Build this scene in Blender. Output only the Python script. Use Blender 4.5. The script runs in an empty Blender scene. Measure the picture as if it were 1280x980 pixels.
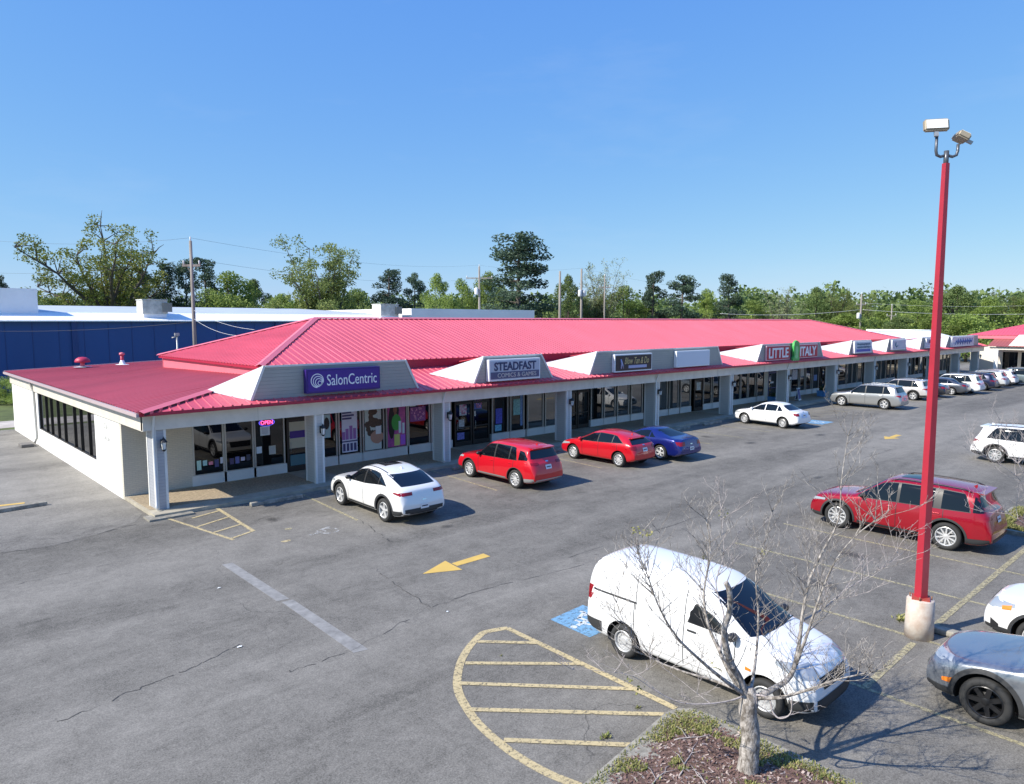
import bpy, bmesh, math, random
from mathutils import Vector, Matrix
from mathutils.bvhtree import BVHTree
R=math.radians
rnd=random.Random(7)
scene=bpy.context.scene
COL=scene.collection

# ------------------------------------------------------------------ camera numbers
F_PX=895.0; CX=640.0; CY=490.0; CAMH=6.3
PITCH=math.atan(88/895.0); AZ=math.atan(970/899.3)
_F=Vector((math.cos(AZ),math.sin(AZ),0)); _R=Vector((math.sin(AZ),-math.cos(AZ),0)); _U=Vector((0,0,1))
_fw=_F*math.cos(PITCH)-_U*math.sin(PITCH); _up=_U*math.cos(PITCH)+_F*math.sin(PITCH)
def _ray(x,y): return _fw*F_PX+_R*(x-CX)-_up*(y-CY)
def at(x,y,z=0.0):
    d=_ray(x,y); t=(z-CAMH)/d.z
    return Vector((d.x*t,d.y*t,z))
def far(x,y,D):
    """point seen in direction (x,y) at forward distance D"""
    d=_ray(x,y); t=D/(d.x*_F.x+d.y*_F.y)
    return Vector((d.x*t,d.y*t,CAMH+d.z*t))

# ------------------------------------------------------------------ materials
MATS={}
def newmat(name):
    m=bpy.data.materials.new(name); m.use_nodes=True
    nt=m.node_tree; 
    for n in list(nt.nodes): nt.nodes.remove(n)
    return m,nt
def N(nt,t,**kw):
    n=nt.nodes.new(t)
    for k,v in kw.items():
        if k in n.inputs: n.inputs[k].default_value=v
        else: setattr(n,k,v)
    return n
def L(nt,a,b): nt.links.new(a,b)
def mat(name,col,rough=.6,metal=0.0,spec=.5,coat=0.0,var=0.0,vscale=3.0,bump=0.0,bscale=60.0,emit=None,estr=0.0,ior=1.5,stretch=(1,1,1),col2=None,lohi=(.32,.68)):
    if name in MATS: return MATS[name]
    m,nt=newmat(name)
    out=N(nt,'ShaderNodeOutputMaterial'); b=N(nt,'ShaderNodeBsdfPrincipled')
    L(nt,b.outputs[0],out.inputs[0])
    b.inputs['Base Color'].default_value=(*col,1); b.inputs['Roughness'].default_value=rough
    b.inputs['Metallic'].default_value=metal; b.inputs['Specular IOR Level'].default_value=spec
    b.inputs['Coat Weight'].default_value=coat; b.inputs['Coat Roughness'].default_value=.03
    b.inputs['IOR'].default_value=ior
    if emit: b.inputs['Emission Color'].default_value=(*emit,1); b.inputs['Emission Strength'].default_value=estr
    if var>0 or bump>0:
        tc=N(nt,'ShaderNodeTexCoord'); mp=N(nt,'ShaderNodeMapping'); mp.inputs['Scale'].default_value=stretch
        L(nt,tc.outputs['Object'],mp.inputs[0])
    if var>0:
        no=N(nt,'ShaderNodeTexNoise'); no.inputs['Scale'].default_value=vscale; no.inputs['Detail'].default_value=6; no.inputs['Roughness'].default_value=.65
        L(nt,mp.outputs[0],no.inputs[0])
        mx=N(nt,'ShaderNodeMix',data_type='RGBA')
        c2=col2 if col2 else tuple(c*(1-var) for c in col)
        mx.inputs[6].default_value=(*tuple(min(1,c*(1+var*.6)) for c in col),1) if not col2 else (*col,1)
        mx.inputs[7].default_value=(*c2,1)
        rmp=N(nt,'ShaderNodeMapRange'); rmp.inputs[1].default_value,rmp.inputs[2].default_value=lohi
        L(nt,no.outputs[0],rmp.inputs[0]); L(nt,rmp.outputs[0],mx.inputs[0]); L(nt,mx.outputs[2],b.inputs['Base Color'])
    if bump>0:
        n2=N(nt,'ShaderNodeTexNoise'); n2.inputs['Scale'].default_value=bscale; n2.inputs['Detail'].default_value=4
        L(nt,mp.outputs[0],n2.inputs[0])
        bp=N(nt,'ShaderNodeBump'); bp.inputs['Strength'].default_value=bump; bp.inputs['Distance'].default_value=.01
        L(nt,n2.outputs[0],bp.inputs['Height']); L(nt,bp.outputs[0],b.inputs['Normal'])
    MATS[name]=m; return m

def asphalt_mat(name,base,light,contrast=1.0,cracks=True):
    m,nt=newmat(name); MATS[name]=m
    out=N(nt,'ShaderNodeOutputMaterial'); b=N(nt,'ShaderNodeBsdfPrincipled'); L(nt,b.outputs[0],out.inputs[0])
    b.inputs['Roughness'].default_value=.85; b.inputs['Specular IOR Level'].default_value=.35
    tc=N(nt,'ShaderNodeTexCoord')
    def noise(scale,sc=(1,1,1),det=5,rough=.6,dist=0.0,src=None):
        mp=N(nt,'ShaderNodeMapping'); mp.inputs['Scale'].default_value=sc
        L(nt,src or tc.outputs['Object'],mp.inputs[0])
        n=N(nt,'ShaderNodeTexNoise'); n.inputs['Scale'].default_value=scale; n.inputs['Detail'].default_value=det; n.inputs['Roughness'].default_value=rough; n.inputs['Distortion'].default_value=dist
        L(nt,mp.outputs[0],n.inputs[0]); return n.outputs[0]
    def rng(s,a,b_,c=0,d=1):
        r=N(nt,'ShaderNodeMapRange'); r.inputs[1].default_value=a; r.inputs[2].default_value=b_; r.inputs[3].default_value=c; r.inputs[4].default_value=d; L(nt,s,r.inputs[0]); return r.outputs[0]
    def mth(op,a,b_):
        r=N(nt,'ShaderNodeMath',operation=op)
        for i,v in enumerate((a,b_)):
            if isinstance(v,(int,float)): r.inputs[i].default_value=v
            else: L(nt,v,r.inputs[i])
        return r.outputs[0]
    streak=rng(noise(.24,(.13,1,1),7,.62,.5),.38,.62)       # wear streaks along the traffic direction
    blot=rng(noise(1.1,(1,1,1),9,.78,.4),.38,.62)
    tar=rng(noise(1.6,(.35,1,1),5,.6,.8),.60,.78)
    grit=rng(noise(34,(1,1,1),4,.85),.41,.59)
    fine=rng(noise(9,(1,1,1),6,.8),.36,.64)
    v=mth('ADD',mth('MULTIPLY',streak,.34),mth('MULTIPLY',blot,.20))
    v=mth('ADD',v,mth('MULTIPLY',grit,.36)); v=mth('ADD',v,mth('MULTIPLY',fine,.22))
    v=mth('SUBTRACT',v,mth('MULTIPLY',tar,.18*contrast))
    mx=N(nt,'ShaderNodeMix',data_type='RGBA'); mx.inputs[6].default_value=(*base,1); mx.inputs[7].default_value=(*light,1)
    L(nt,v,mx.inputs[0]); colr=mx.outputs[2]
    # pale aggregate stones
    vo=N(nt,'ShaderNodeTexVoronoi'); vo.inputs['Scale'].default_value=26
    L(nt,tc.outputs['Object'],vo.inputs['Vector'])
    st=rng(vo.outputs['Distance'],.10,.16,1,0)
    m4=N(nt,'ShaderNodeMix',data_type='RGBA'); m4.inputs[7].default_value=(.30,.29,.27,1); L(nt,mth('MULTIPLY',st,.55),m4.inputs[0]); L(nt,colr,m4.inputs[6]); colr=m4.outputs[2]
    if cracks:
        nz=N(nt,'ShaderNodeTexNoise'); nz.inputs['Scale'].default_value=.8; nz.inputs['Detail'].default_value=6; L(nt,tc.outputs['Object'],nz.inputs[0])
        mm=N(nt,'ShaderNodeVectorMath',operation='MULTIPLY_ADD'); mm.inputs[1].default_value=(1.6,1.6,0); L(nt,nz.outputs['Color'],mm.inputs[0]); L(nt,tc.outputs['Object'],mm.inputs[2])
        for sc,w,thr0,thr1,amt in ((.11,.0016,.50,.62,.55),(.75,.008,.60,.68,.45)):
            vv=N(nt,'ShaderNodeTexVoronoi',feature='DISTANCE_TO_EDGE'); vv.inputs['Scale'].default_value=sc
            L(nt,mm.outputs[0],vv.inputs['Vector'])
            c=rng(vv.outputs['Distance'],w*.4,w,1,0)
            msk=rng(noise(.23,(1,1,1),3,.5),thr0,thr1)
            c=mth('MULTIPLY',mth('MULTIPLY',c,msk),amt)
            m5=N(nt,'ShaderNodeMix',data_type='RGBA'); m5.inputs[7].default_value=(.018,.018,.02,1); L(nt,c,m5.inputs[0]); L(nt,colr,m5.inputs[6]); colr=m5.outputs[2]
    L(nt,colr,b.inputs['Base Color'])
    bp=N(nt,'ShaderNodeBump'); bp.inputs['Strength'].default_value=.5; bp.inputs['Distance'].default_value=.008
    L(nt,noise(60,(1,1,1),2,.8),bp.inputs['Height']); L(nt,bp.outputs[0],b.inputs['Normal'])
    return m
def paint_mat(name,col,thr=(.40,.52),scale=9):
    """road paint worn through to the asphalt below"""
    m,nt=newmat(name); MATS[name]=m
    out=N(nt,'ShaderNodeOutputMaterial'); b=N(nt,'ShaderNodeBsdfPrincipled'); b.inputs['Roughness'].default_value=.75
    tr=N(nt,'ShaderNodeBsdfTransparent'); mx=N(nt,'ShaderNodeMixShader')
    tc=N(nt,'ShaderNodeTexCoord'); n=N(nt,'ShaderNodeTexNoise'); n.inputs['Scale'].default_value=scale; n.inputs['Detail'].default_value=8; n.inputs['Roughness'].default_value=.75
    L(nt,tc.outputs['Object'],n.inputs[0])
    r=N(nt,'ShaderNodeMapRange'); r.inputs[1].default_value=thr[0]; r.inputs[2].default_value=thr[1]; r.inputs[4].default_value=.95
    L(nt,n.outputs[0],r.inputs[0]); L(nt,r.outputs[0],mx.inputs[0]); L(nt,tr.outputs[0],mx.inputs[1]); L(nt,b.outputs[0],mx.inputs[2]); L(nt,mx.outputs[0],out.inputs[0])
    n2=N(nt,'ShaderNodeTexNoise'); n2.inputs['Scale'].default_value=2.5; n2.inputs['Detail'].default_value=5; L(nt,tc.outputs['Object'],n2.inputs[0])
    c=N(nt,'ShaderNodeMix',data_type='RGBA'); c.inputs[6].default_value=(*col,1); c.inputs[7].default_value=(*tuple(x*.62+.03 for x in col),1)
    L(nt,n2.outputs[0],c.inputs[0]); L(nt,c.outputs[2],b.inputs['Base Color'])
    return m
def leaf_mat(name,c1,c2,trans=.3):
    m,nt=newmat(name); MATS[name]=m
    out=N(nt,'ShaderNodeOutputMaterial')
    at_=N(nt,'ShaderNodeAttribute',attribute_name='tone'); mx=N(nt,'ShaderNodeMix',data_type='RGBA')
    mx.inputs[6].default_value=(*c1,1); mx.inputs[7].default_value=(*c2,1); L(nt,at_.outputs['Fac'],mx.inputs[0])
    oi=N(nt,'ShaderNodeObjectInfo'); hs=N(nt,'ShaderNodeHueSaturation')
    r=N(nt,'ShaderNodeMapRange'); r.inputs[3].default_value=.75; r.inputs[4].default_value=1.25; L(nt,oi.outputs['Random'],r.inputs[0]); L(nt,r.outputs[0],hs.inputs['Value']); L(nt,mx.outputs[2],hs.inputs['Color'])
    d=N(nt,'ShaderNodeBsdfPrincipled'); d.inputs['Roughness'].default_value=.6; d.inputs['Specular IOR Level'].default_value=.25
    t=N(nt,'ShaderNodeBsdfTranslucent'); s=N(nt,'ShaderNodeMixShader'); s.inputs[0].default_value=trans
    L(nt,hs.outputs[0],d.inputs['Base Color']); L(nt,hs.outputs[0],t.inputs[0]); L(nt,d.outputs[0],s.inputs[1]); L(nt,t.outputs[0],s.inputs[2]); L(nt,s.outputs[0],out.inputs[0])
    return m
def siding_mat(name,col,pitch=.12,axis='Z',amt=.35):
    m,nt=newmat(name); MATS[name]=m
    out=N(nt,'ShaderNodeOutputMaterial'); b=N(nt,'ShaderNodeBsdfPrincipled'); L(nt,b.outputs[0],out.inputs[0]); b.inputs['Roughness'].default_value=.55
    tc=N(nt,'ShaderNodeTexCoord'); w=N(nt,'ShaderNodeTexWave',wave_type='BANDS',bands_direction=axis,wave_profile='SAW'); w.inputs['Scale'].default_value=1/pitch/20*2*math.pi/ math.pi*1.0
    w.inputs['Scale'].default_value=0.314/pitch
    L(nt,tc.outputs['Object'],w.inputs[0])
    bp=N(nt,'ShaderNodeBump'); bp.inputs['Strength'].default_value=.8; bp.inputs['Distance'].default_value=.02; L(nt,w.outputs['Fac'],bp.inputs['Height']); L(nt,bp.outputs[0],b.inputs['Normal'])
    r=N(nt,'ShaderNodeMapRange'); r.inputs[1].default_value=.0; r.inputs[2].default_value=.14; L(nt,w.outputs['Fac'],r.inputs[0])
    no=N(nt,'ShaderNodeTexNoise'); no.inputs['Scale'].default_value=2.0; no.inputs['Detail'].default_value=5; L(nt,tc.outputs['Object'],no.inputs[0])
    a=N(nt,'ShaderNodeMix',data_type='RGBA'); a.inputs[6].default_value=(*tuple(c*.88 for c in col),1); a.inputs[7].default_value=(*tuple(min(1,c*1.08) for c in col),1); L(nt,no.outputs[0],a.inputs[0])
    c=N(nt,'ShaderNodeMix',data_type='RGBA'); c.inputs[6].default_value=(*tuple(x*(1-amt) for x in col),1); L(nt,a.outputs[2],c.inputs[7]); L(nt,r.outputs[0],c.inputs[0]); L(nt,c.outputs[2],b.inputs['Base Color'])
    return m
def brick_mat(name,col,mortar,sc=1.0):
    m,nt=newmat(name); MATS[name]=m
    out=N(nt,'ShaderNodeOutputMaterial'); b=N(nt,'ShaderNodeBsdfPrincipled'); L(nt,b.outputs[0],out.inputs[0]); b.inputs['Roughness'].default_value=.7
    tc=N(nt,'ShaderNodeTexCoord'); sx=N(nt,'ShaderNodeSeparateXYZ'); L(nt,tc.outputs['Object'],sx.inputs[0]); ad=N(nt,'ShaderNodeMath',operation='ADD'); L(nt,sx.outputs[0],ad.inputs[0]); L(nt,sx.outputs[1],ad.inputs[1])
    cb=N(nt,'ShaderNodeCombineXYZ'); L(nt,ad.outputs[0],cb.inputs[0]); L(nt,sx.outputs[2],cb.inputs[1])
    br=N(nt,'ShaderNodeTexBrick'); br.inputs['Scale'].default_value=1; br.inputs['Brick Width'].default_value=.22*sc; br.inputs['Row Height'].default_value=.075*sc; br.inputs['Mortar Size'].default_value=.007
    br.inputs['Color1'].default_value=(*col,1); br.inputs['Color2'].default_value=(*tuple(c*.93 for c in col),1); br.inputs['Mortar'].default_value=(*mortar,1)
    L(nt,cb.outputs[0],br.inputs[0]); L(nt,br.outputs[0],b.inputs['Base Color'])
    bp=N(nt,'ShaderNodeBump'); bp.inputs['Strength'].default_value=.5; bp.inputs['Distance'].default_value=.01; bp.invert=True; L(nt,br.outputs['Fac'],bp.inputs['Height']); L(nt,bp.outputs[0],b.inputs['Normal'])
    return m
def mulch_mat():
    m=mat('mulch',(.18,.11,.09),.95,var=.5,vscale=9,bump=1.0,bscale=45,col2=(.07,.045,.035)); return m

M=dict(
 lot=asphalt_mat('asphalt',(.021,.0195,.0165),(.295,.276,.242)),
 drive=asphalt_mat('old_asphalt',(.045,.042,.037),(.34,.32,.285)),
 yellow=paint_mat('yellow_paint',(.62,.50,.27),(.35,.50),14),
 yellow_faint=paint_mat('faded_yellow_paint',(.50,.44,.26),(.38,.56),14),
 yellow_new=paint_mat('bright_yellow_paint',(.76,.50,.11),(.22,.36),14),
 white_faint=paint_mat('faded_white_paint',(.6,.6,.58),(.44,.58),5),
 blue_paint=paint_mat('blue_paint',(.20,.42,.64),(.34,.50)),
 white_paint=paint_mat('white_paint',(.72,.76,.78),(.36,.48)),
 patch=mat('concrete_patch',(.26,.255,.245),.9,var=.3,vscale=4,bump=.4),
 walk=mat('sidewalk_concrete',(.40,.36,.28),.85,var=.28,vscale=1.6,bump=.3),
 aggregate=mat('exposed_aggregate',(.36,.285,.19),.9,var=.45,vscale=14,bump=.5,bscale=90),
 kerb=mat('kerb_concrete',(.30,.28,.235),.9,var=.5,vscale=5,bump=.8),
 grass=mat('grass_ground',(.10,.13,.035),.95,var=.5,vscale=.6,bump=.5),
 path=mat('concrete_path',(.50,.45,.40),.9,var=.3,vscale=.8),
 mulch=mulch_mat(),
 white_wall=brick_mat('white_painted_brick',(.86,.85,.82),(.80,.79,.76)),
 beige_brick=brick_mat('cream_brick',(.62,.58,.48),(.50,.47,.40),.9),
 trimpaint=mat('pale_grey_paint',(.68,.63,.55),.5,var=.10,vscale=2),
 sill=mat('pale_sill_paint',(.74,.73,.69),.5,var=.08,vscale=2),
 soffit=mat('soffit_paint',(.5,.5,.47),.7),
 colsiding=siding_mat('column_siding',(.56,.56,.54),.11,'Z',.30),
 cornersiding=siding_mat('corner_siding',(.40,.42,.46),.11,'Z',.35),
 gable_siding=siding_mat('gable_siding',(.37,.385,.36),.13,'Z',.28),
 gable_white=mat('white_gable_panel',(.93,.93,.92),.5,var=.04,vscale=1),
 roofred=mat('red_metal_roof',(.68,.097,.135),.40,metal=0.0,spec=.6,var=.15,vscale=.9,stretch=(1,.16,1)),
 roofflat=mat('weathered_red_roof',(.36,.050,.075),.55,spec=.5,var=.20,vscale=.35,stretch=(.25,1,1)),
 roofdark=mat('red_fascia',(.40,.018,.05),.4,spec=.5),
 roofpink=mat('faded_red_wall',(.70,.17,.22),.5,var=.05),
 mull=mat('aluminium_mullion',(.50,.48,.43),.4,metal=.3),
 bronze=mat('dark_bronze',(.045,.04,.035),.4,metal=.4),
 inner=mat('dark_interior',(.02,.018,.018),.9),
 black=mat('black_metal',(.02,.02,.022),.45),
 galv=mat('galvanised_steel',(.42,.43,.43),.5,metal=.6,var=.15,vscale=6),
 polered=mat('red_pole_paint',(.40,.022,.040),.42,spec=.6,var=.12,vscale=1.5),
 polecon=mat('pole_base_concrete',(.66,.61,.54),.9,var=.35,vscale=4,bump=.5,col2=(.50,.38,.30)),
 lens=mat('lamp_lens',(.9,.92,.9),.25,spec=.6),
 lampglass=mat('lantern_glass',(.72,.74,.72),.15,spec=.7),
 stain=mat('rust_stain',(.3,.1,.05),.9),
 blue_wall=mat('blue_metal_wall',(.012,.075,.26),.5,var=.08,vscale=.2,stretch=(1,1,.1)),
 blue_dark=mat('dark_blue_trim',(.009,.05,.19),.5),
 metal_white=mat('white_metal_roof',(.88,.89,.89),.45,var=.08,vscale=.3),
 metal_grey=mat('pale_grey_roof',(.50,.55,.63),.5,var=.12,vscale=.25),
 hvac=mat('hvac_metal',(.60,.58,.53),.6,var=.3,vscale=2),
 wood=mat('pole_wood',(.30,.27,.24),.9,var=.35,vscale=4,stretch=(1,1,.1)),
 wire=mat('wire',(.05,.05,.055),.6),
 insul=mat('insulator',(.65,.66,.66),.4),
 bark=mat('bark_brown',(.10,.085,.07),.95,var=.3,vscale=3),
 bark_grey=mat('bark_grey',(.50,.46,.42),.95,var=.55,vscale=19,bump=1.0,bscale=45,stretch=(1,1,.55),col2=(.15,.13,.11),lohi=(.36,.60)),
 twig=mat('twig',(.40,.355,.34),.85,var=.4,vscale=20),
 twigred=mat('twig_red',(.33,.19,.16),.85),
 leaf_oak=leaf_mat('leaf_oak',(.12,.15,.03),(.26,.28,.07)),
 leaf_pine=leaf_mat('leaf_pine',(.042,.078,.050),(.095,.14,.085),.2),
 leaf_green=leaf_mat('leaf_green',(.14,.21,.04),(.34,.43,.12),.4),
 leaf_dark=leaf_mat('leaf_dark',(.095,.145,.045),(.22,.29,.10),.35),
 leaf_pale=leaf_mat('leaf_pale',(.20,.24,.11),(.34,.36,.20)),
 leaf_olive=leaf_mat('leaf_olive',(.12,.16,.04),(.25,.29,.09)),
 grassblade=leaf_mat('grass_blade',(.13,.17,.04),(.42,.38,.16),.3),
 chip=mat('wood_chip',(.25,.155,.13),.95,var=.6,vscale=40,col2=(.05,.025,.02)),
)
def glass_mat(name,col=(.012,.014,.016),rough=.02,ior=2.0):
    return mat(name,col,rough,spec=.5,ior=ior)
M['shopglass']=glass_mat('shop_glass',(.004,.004,.005),.01,1.62)
M['reflglass']=glass_mat('shop_glass_reflection_tint',(.05,.055,.055),.02,2.2)  # paler base colour paints in the sunlit asphalt mirrored by some panes
M['carglass']=glass_mat('car_glass',(.004,.006,.009),.02,1.6)
M['tyre']=mat('tyre_rubber',(.028,.028,.028),.8)
M['rim']=mat('alloy_rim',(.60,.60,.60),.35,metal=.3)
M['rimblack']=mat('black_rim',(.03,.03,.032),.3,metal=.5)
M['steelrim']=mat('steel_rim',(.55,.55,.55),.4,metal=.3)
M['hub']=mat('wheel_hub',(.06,.06,.062),.6,metal=.3)
M['plastic']=mat('black_plastic',(.035,.036,.038),.6)
M['chrome']=mat('chrome',(.75,.75,.75),.15,metal=1.0)
M['silverplastic']=mat('silver_trim',(.45,.45,.45),.4,metal=.5)
M['redlens']=mat('red_lens',(.24,.004,.010),.12,spec=.7)
M['amber']=mat('amber_lens',(.85,.22,.02),.2,spec=.7)
M['headlens']=mat('head_lens',(.42,.45,.47),.08,spec=.8,metal=.3)
M['plate']=mat('number_plate',(.75,.75,.76),.5)
M['ink']=mat('dark_ink',(.03,.03,.05),.6)
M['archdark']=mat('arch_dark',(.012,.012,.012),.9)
def paint(name,c,metal=.25,rough=.3): return mat('car_paint_'+name,c,rough,metal=metal,coat=1.0)

# ------------------------------------------------------------------ object helpers
def tag(o,label=None,cat=None,group=None,kind=None):
    if label: o['label']=label
    if cat: o['category']=cat
    if group: o['group']=group
    if kind: o['kind']=kind
    return o
def empty(name,loc=(0,0,0),rz=0,label=None,cat=None,group=None):
    o=bpy.data.objects.new(name,None); COL.objects.link(o); o.location=loc; o.rotation_euler=(0,0,rz)
    return tag(o,label,cat,group)
class MB:
    """collects shapes into one bmesh; build() links them as one mesh object"""
    def __init__(s): s.bm=bmesh.new(); s.mats=[]
    def mi(s,m):
        if m is None: return 0
        if m not in s.mats: s.mats.append(m)
        return s.mats.index(m)
    def poly(s,pts,m=None,smooth=False):
        vs=[s.bm.verts.new(p) for p in pts]
        try: f=s.bm.faces.new(vs)
        except ValueError: return None
        f.material_index=s.mi(m); f.smooth=smooth; return f
    def box(s,a,b,m=None,mtx=None):
        x0,y0,z0=a; x1,y1,z1=b
        p=[Vector(q) for q in ((x0,y0,z0),(x1,y0,z0),(x1,y1,z0),(x0,y1,z0),(x0,y0,z1),(x1,y0,z1),(x1,y1,z1),(x0,y1,z1))]
        if mtx: p=[mtx@q for q in p]
        v=[s.bm.verts.new(q) for q in p]
        for f in ((3,2,1,0),(4,5,6,7),(0,1,5,4),(1,2,6,5),(2,3,7,6),(3,0,4,7)):
            fc=s.bm.faces.new([v[i] for i in f]); fc.material_index=s.mi(m)
    def prism(s,pts,d,m=None):
        """polygon pts (3D, planar) extruded by vector d"""
        d=Vector(d); a=[s.bm.verts.new(p) for p in pts]; b=[s.bm.verts.new(Vector(p)+d) for p in pts]; n=len(pts)
        k=s.mi(m)
        for f in (a[::-1],b): 
            fc=s.bm.faces.new(f); fc.material_index=k
        for i in range(n):
            fc=s.bm.faces.new((a[i],a[(i+1)%n],b[(i+1)%n],b[i])); fc.material_index=k
    def tube(s,pts,rad,m=None,n=8,cap=True,smooth=True):
        pts=[Vector(p) for p in pts]; rings=[]; k=s.mi(m)
        if not hasattr(rad,'__len__'): rad=[rad]*len(pts)
        ref=None
        for i,p in enumerate(pts):
            d=(pts[min(i+1,len(pts)-1)]-pts[max(i-1,0)])
            if d.length<1e-6: d=Vector((0,0,1))
            d.normalize()
            if ref is None: ref=d.orthogonal().normalized()
            u=(ref-d*ref.dot(d)); 
            if u.length<1e-4: u=d.orthogonal()
            u.normalize(); ref=u; w=d.cross(u)
            rings.append([s.bm.verts.new(p+(u*math.cos(a)+w*math.sin(a))*rad[i]) for a in [2*math.pi*j/n for j in range(n)]])
        for a,b in zip(rings,rings[1:]):
            for j in range(n):
                f=s.bm.faces.new((a[j],a[(j+1)%n],b[(j+1)%n],b[j])); f.material_index=k; f.smooth=smooth
        if cap and n>2:
            f=s.bm.faces.new(rings[0][::-1]); f.material_index=k
            f=s.bm.faces.new(rings[-1]); f.material_index=k
    def lathe(s,prof,m=None,n=24,axis='Z',org=(0,0,0),smooth=True):
        """prof: list of (r, h)"""
        org=Vector(org); k=s.mi(m); rings=[]
        for r,h in prof:
            ring=[]
            for j in range(n):
                a=2*math.pi*j/n; c,sn=math.cos(a)*r,math.sin(a)*r
                p=Vector((c,sn,h)) if axis=='Z' else (Vector((c,h,sn)) if axis=='Y' else Vector((h,c,sn)))
                ring.append(s.bm.verts.new(org+p))
            rings.append(ring)
        for a,b in zip(rings,rings[1:]):
            for j in range(n):
                f=s.bm.faces.new((a[j],a[(j+1)%n],b[(j+1)%n],b[j])); f.material_index=k; f.smooth=smooth
        return rings
    def build(s,name,m=None,parent=None,recalc=True,loc=None,sharp=None):
        if recalc: bmesh.ops.recalc_face_normals(s.bm,faces=s.bm.faces)
        me=bpy.data.meshes.new(name); s.bm.to_mesh(me); s.bm.free()
        if s.mats:
            for x in s.mats: me.materials.append(x)
        elif m: me.materials.append(m)
        if sharp: me.set_sharp_from_angle(angle=R(sharp))
        o=bpy.data.objects.new(name,me); COL.objects.link(o)
        if parent: o.parent=parent
        if loc: o.location=loc
        return o
def boxobj(name,a,b,m,parent=None,bevel=0):
    q=MB(); q.box(a,b)
    if bevel: bmesh.ops.bevel(q.bm,geom=list(q.bm.edges),offset=bevel,segments=2,profile=.5,affect='EDGES')
    return q.build(name,m,parent)
def copy_tree(o,parent=None):
    c=o.copy(); COL.objects.link(c); c.parent=parent
    for ch in list(o.children): copy_tree(ch,c)
    return c
def text_mesh(s,size,m,name='lettering',parent=None,mtx=None,extrude=.012,width=None,height=None,bold=0.0,align='CENTER',shear=0.0):
    cu=bpy.data.curves.new('t','FONT'); cu.body=s; cu.size=size; cu.extrude=extrude; cu.align_x=align; cu.align_y='CENTER'; cu.offset=bold; cu.shear=shear; cu.resolution_u=3
    to=bpy.data.objects.new('t',cu); COL.objects.link(to)
    bpy.context.view_layer.update()
    dg=bpy.context.evaluated_depsgraph_get(); me=bpy.data.meshes.new_from_object(to.evaluated_get(dg))
    bpy.data.objects.remove(to); bpy.data.curves.remove(cu)
    xs=[v.co.x for v in me.vertices]; ys=[v.co.y for v in me.vertices]
    sx=sy=1.0
    if width: sx=width/(max(xs)-min(xs))
    if height: sy=height/(max(ys)-min(ys))
    elif width: sy=sx
    cx=(max(xs)+min(xs))/2; cy=(max(ys)+min(ys))/2
    for v in me.vertices: v.co=Vector(((v.co.x-cx)*sx,(v.co.y-cy)*sy,v.co.z))
    if mtx: me.transform(mtx)
    me.name=name; me.materials.clear(); me.materials.append(m)
    o=bpy.data.objects.new(name,me); COL.objects.link(o)
    if parent: o.parent=parent
    return o
FACE_MY=Matrix(((1,0,0,0),(0,0,-1,0),(0,1,0,0),(0,0,0,1)))      # text readable from -Y
def onfront(x,y,z): return Matrix.Translation((x,y,z))@FACE_MY
FACE_MX=Matrix(((0,0,-1,0),(-1,0,0,0),(0,1,0,0),(0,0,0,1)))     # text readable from -X

# ------------------------------------------------------------------ setting: ground
def sheet(name,pts,z,m,parent=None):
    q=MB(); q.poly([(p[0],p[1],z) for p in pts]); o=q.build(name,m,parent,recalc=False)
    if o.data.polygons[0].normal.z<0: o.data.flip_normals()
    return o
terrain=tag(sheet('terrain',[(-1500,-1500),(2500,-1500),(2500,2500),(-1500,2500)],-.03,M['grass']),kind='structure')
lot=tag(sheet('parking_lot',[(-60,-60),(160,-60),(160,58),(26,58),(26,50.5),(-60,50.5)],0,M['lot']),kind='structure')
drive=tag(sheet('side_drive',[(-40,21.5),(2.7,23.5),(3.8,23.2),(5.05,23.6),(6.3,24.3),(6.75,25.2),(6.84,27),(6.84,50.4),(-40,50.4)],.004,M['drive']),kind='structure')
tag(sheet('footpath',[(-60,51.6),(26,51.6),(26,55.2),(-60,55.2)],-.022,M['path']),kind='structure')
def stripe(mb,a,b,w,z=.006):
    a=Vector((a[0],a[1],0)); b=Vector((b[0],b[1],0)); d=(b-a).normalized(); n=Vector((-d.y,d.x,0))*w/2
    mb.poly([(a+n).to_tuple()[:2]+(z,),(b+n).to_tuple()[:2]+(z,),(b-n).to_tuple()[:2]+(z,),(a-n).to_tuple()[:2]+(z,)])
def strip_obj(name,segs,w,m,z=.006,label=None):
    for i,(a,b) in enumerate(segs):
        q=MB(); stripe(q,a,b,w,z); o=q.build(name,m,lot)
        if o.data.polygons[0].normal.z<0: o.data.flip_normals()
# stall lines in the middle rows
strip_obj('stall_line',[((x,10.3),(x,-1.2)) for x in (12.5,15.3,18.25,21.15)],.10,M['yellow_faint'])
strip_obj('row_line',[((12.5,4.52),(15.0,4.56)),((15.75,4.54),(25.2,4.5))],.13,M['yellow_faint'],.010)
# stall lines along the shops
strip_obj('stall_line',[((x+.12,24.25),(x-.2,19.7)) for x in (11.75,14.7,17.7,20.7,23.75,26.65,29.6,32.6,35.6,38.6,53.3,56.3,59.3,62.3,65.3)],.10,M['yellow_faint'])
# faded hatch by the corner column
q=MB()
stripe(q,at(203,646),at(292,675),.10); stripe(q,at(269,634),at(317,664),.12)
for a,b in (((240,648),(274,638.6)),((246,659),(288,645.6)),((267,666),(302.5,655)),((290,673),(316,664))): stripe(q,at(*a),at(*b),.10,.010)
q.build('hatched_marking',M['yellow'],lot)
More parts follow.
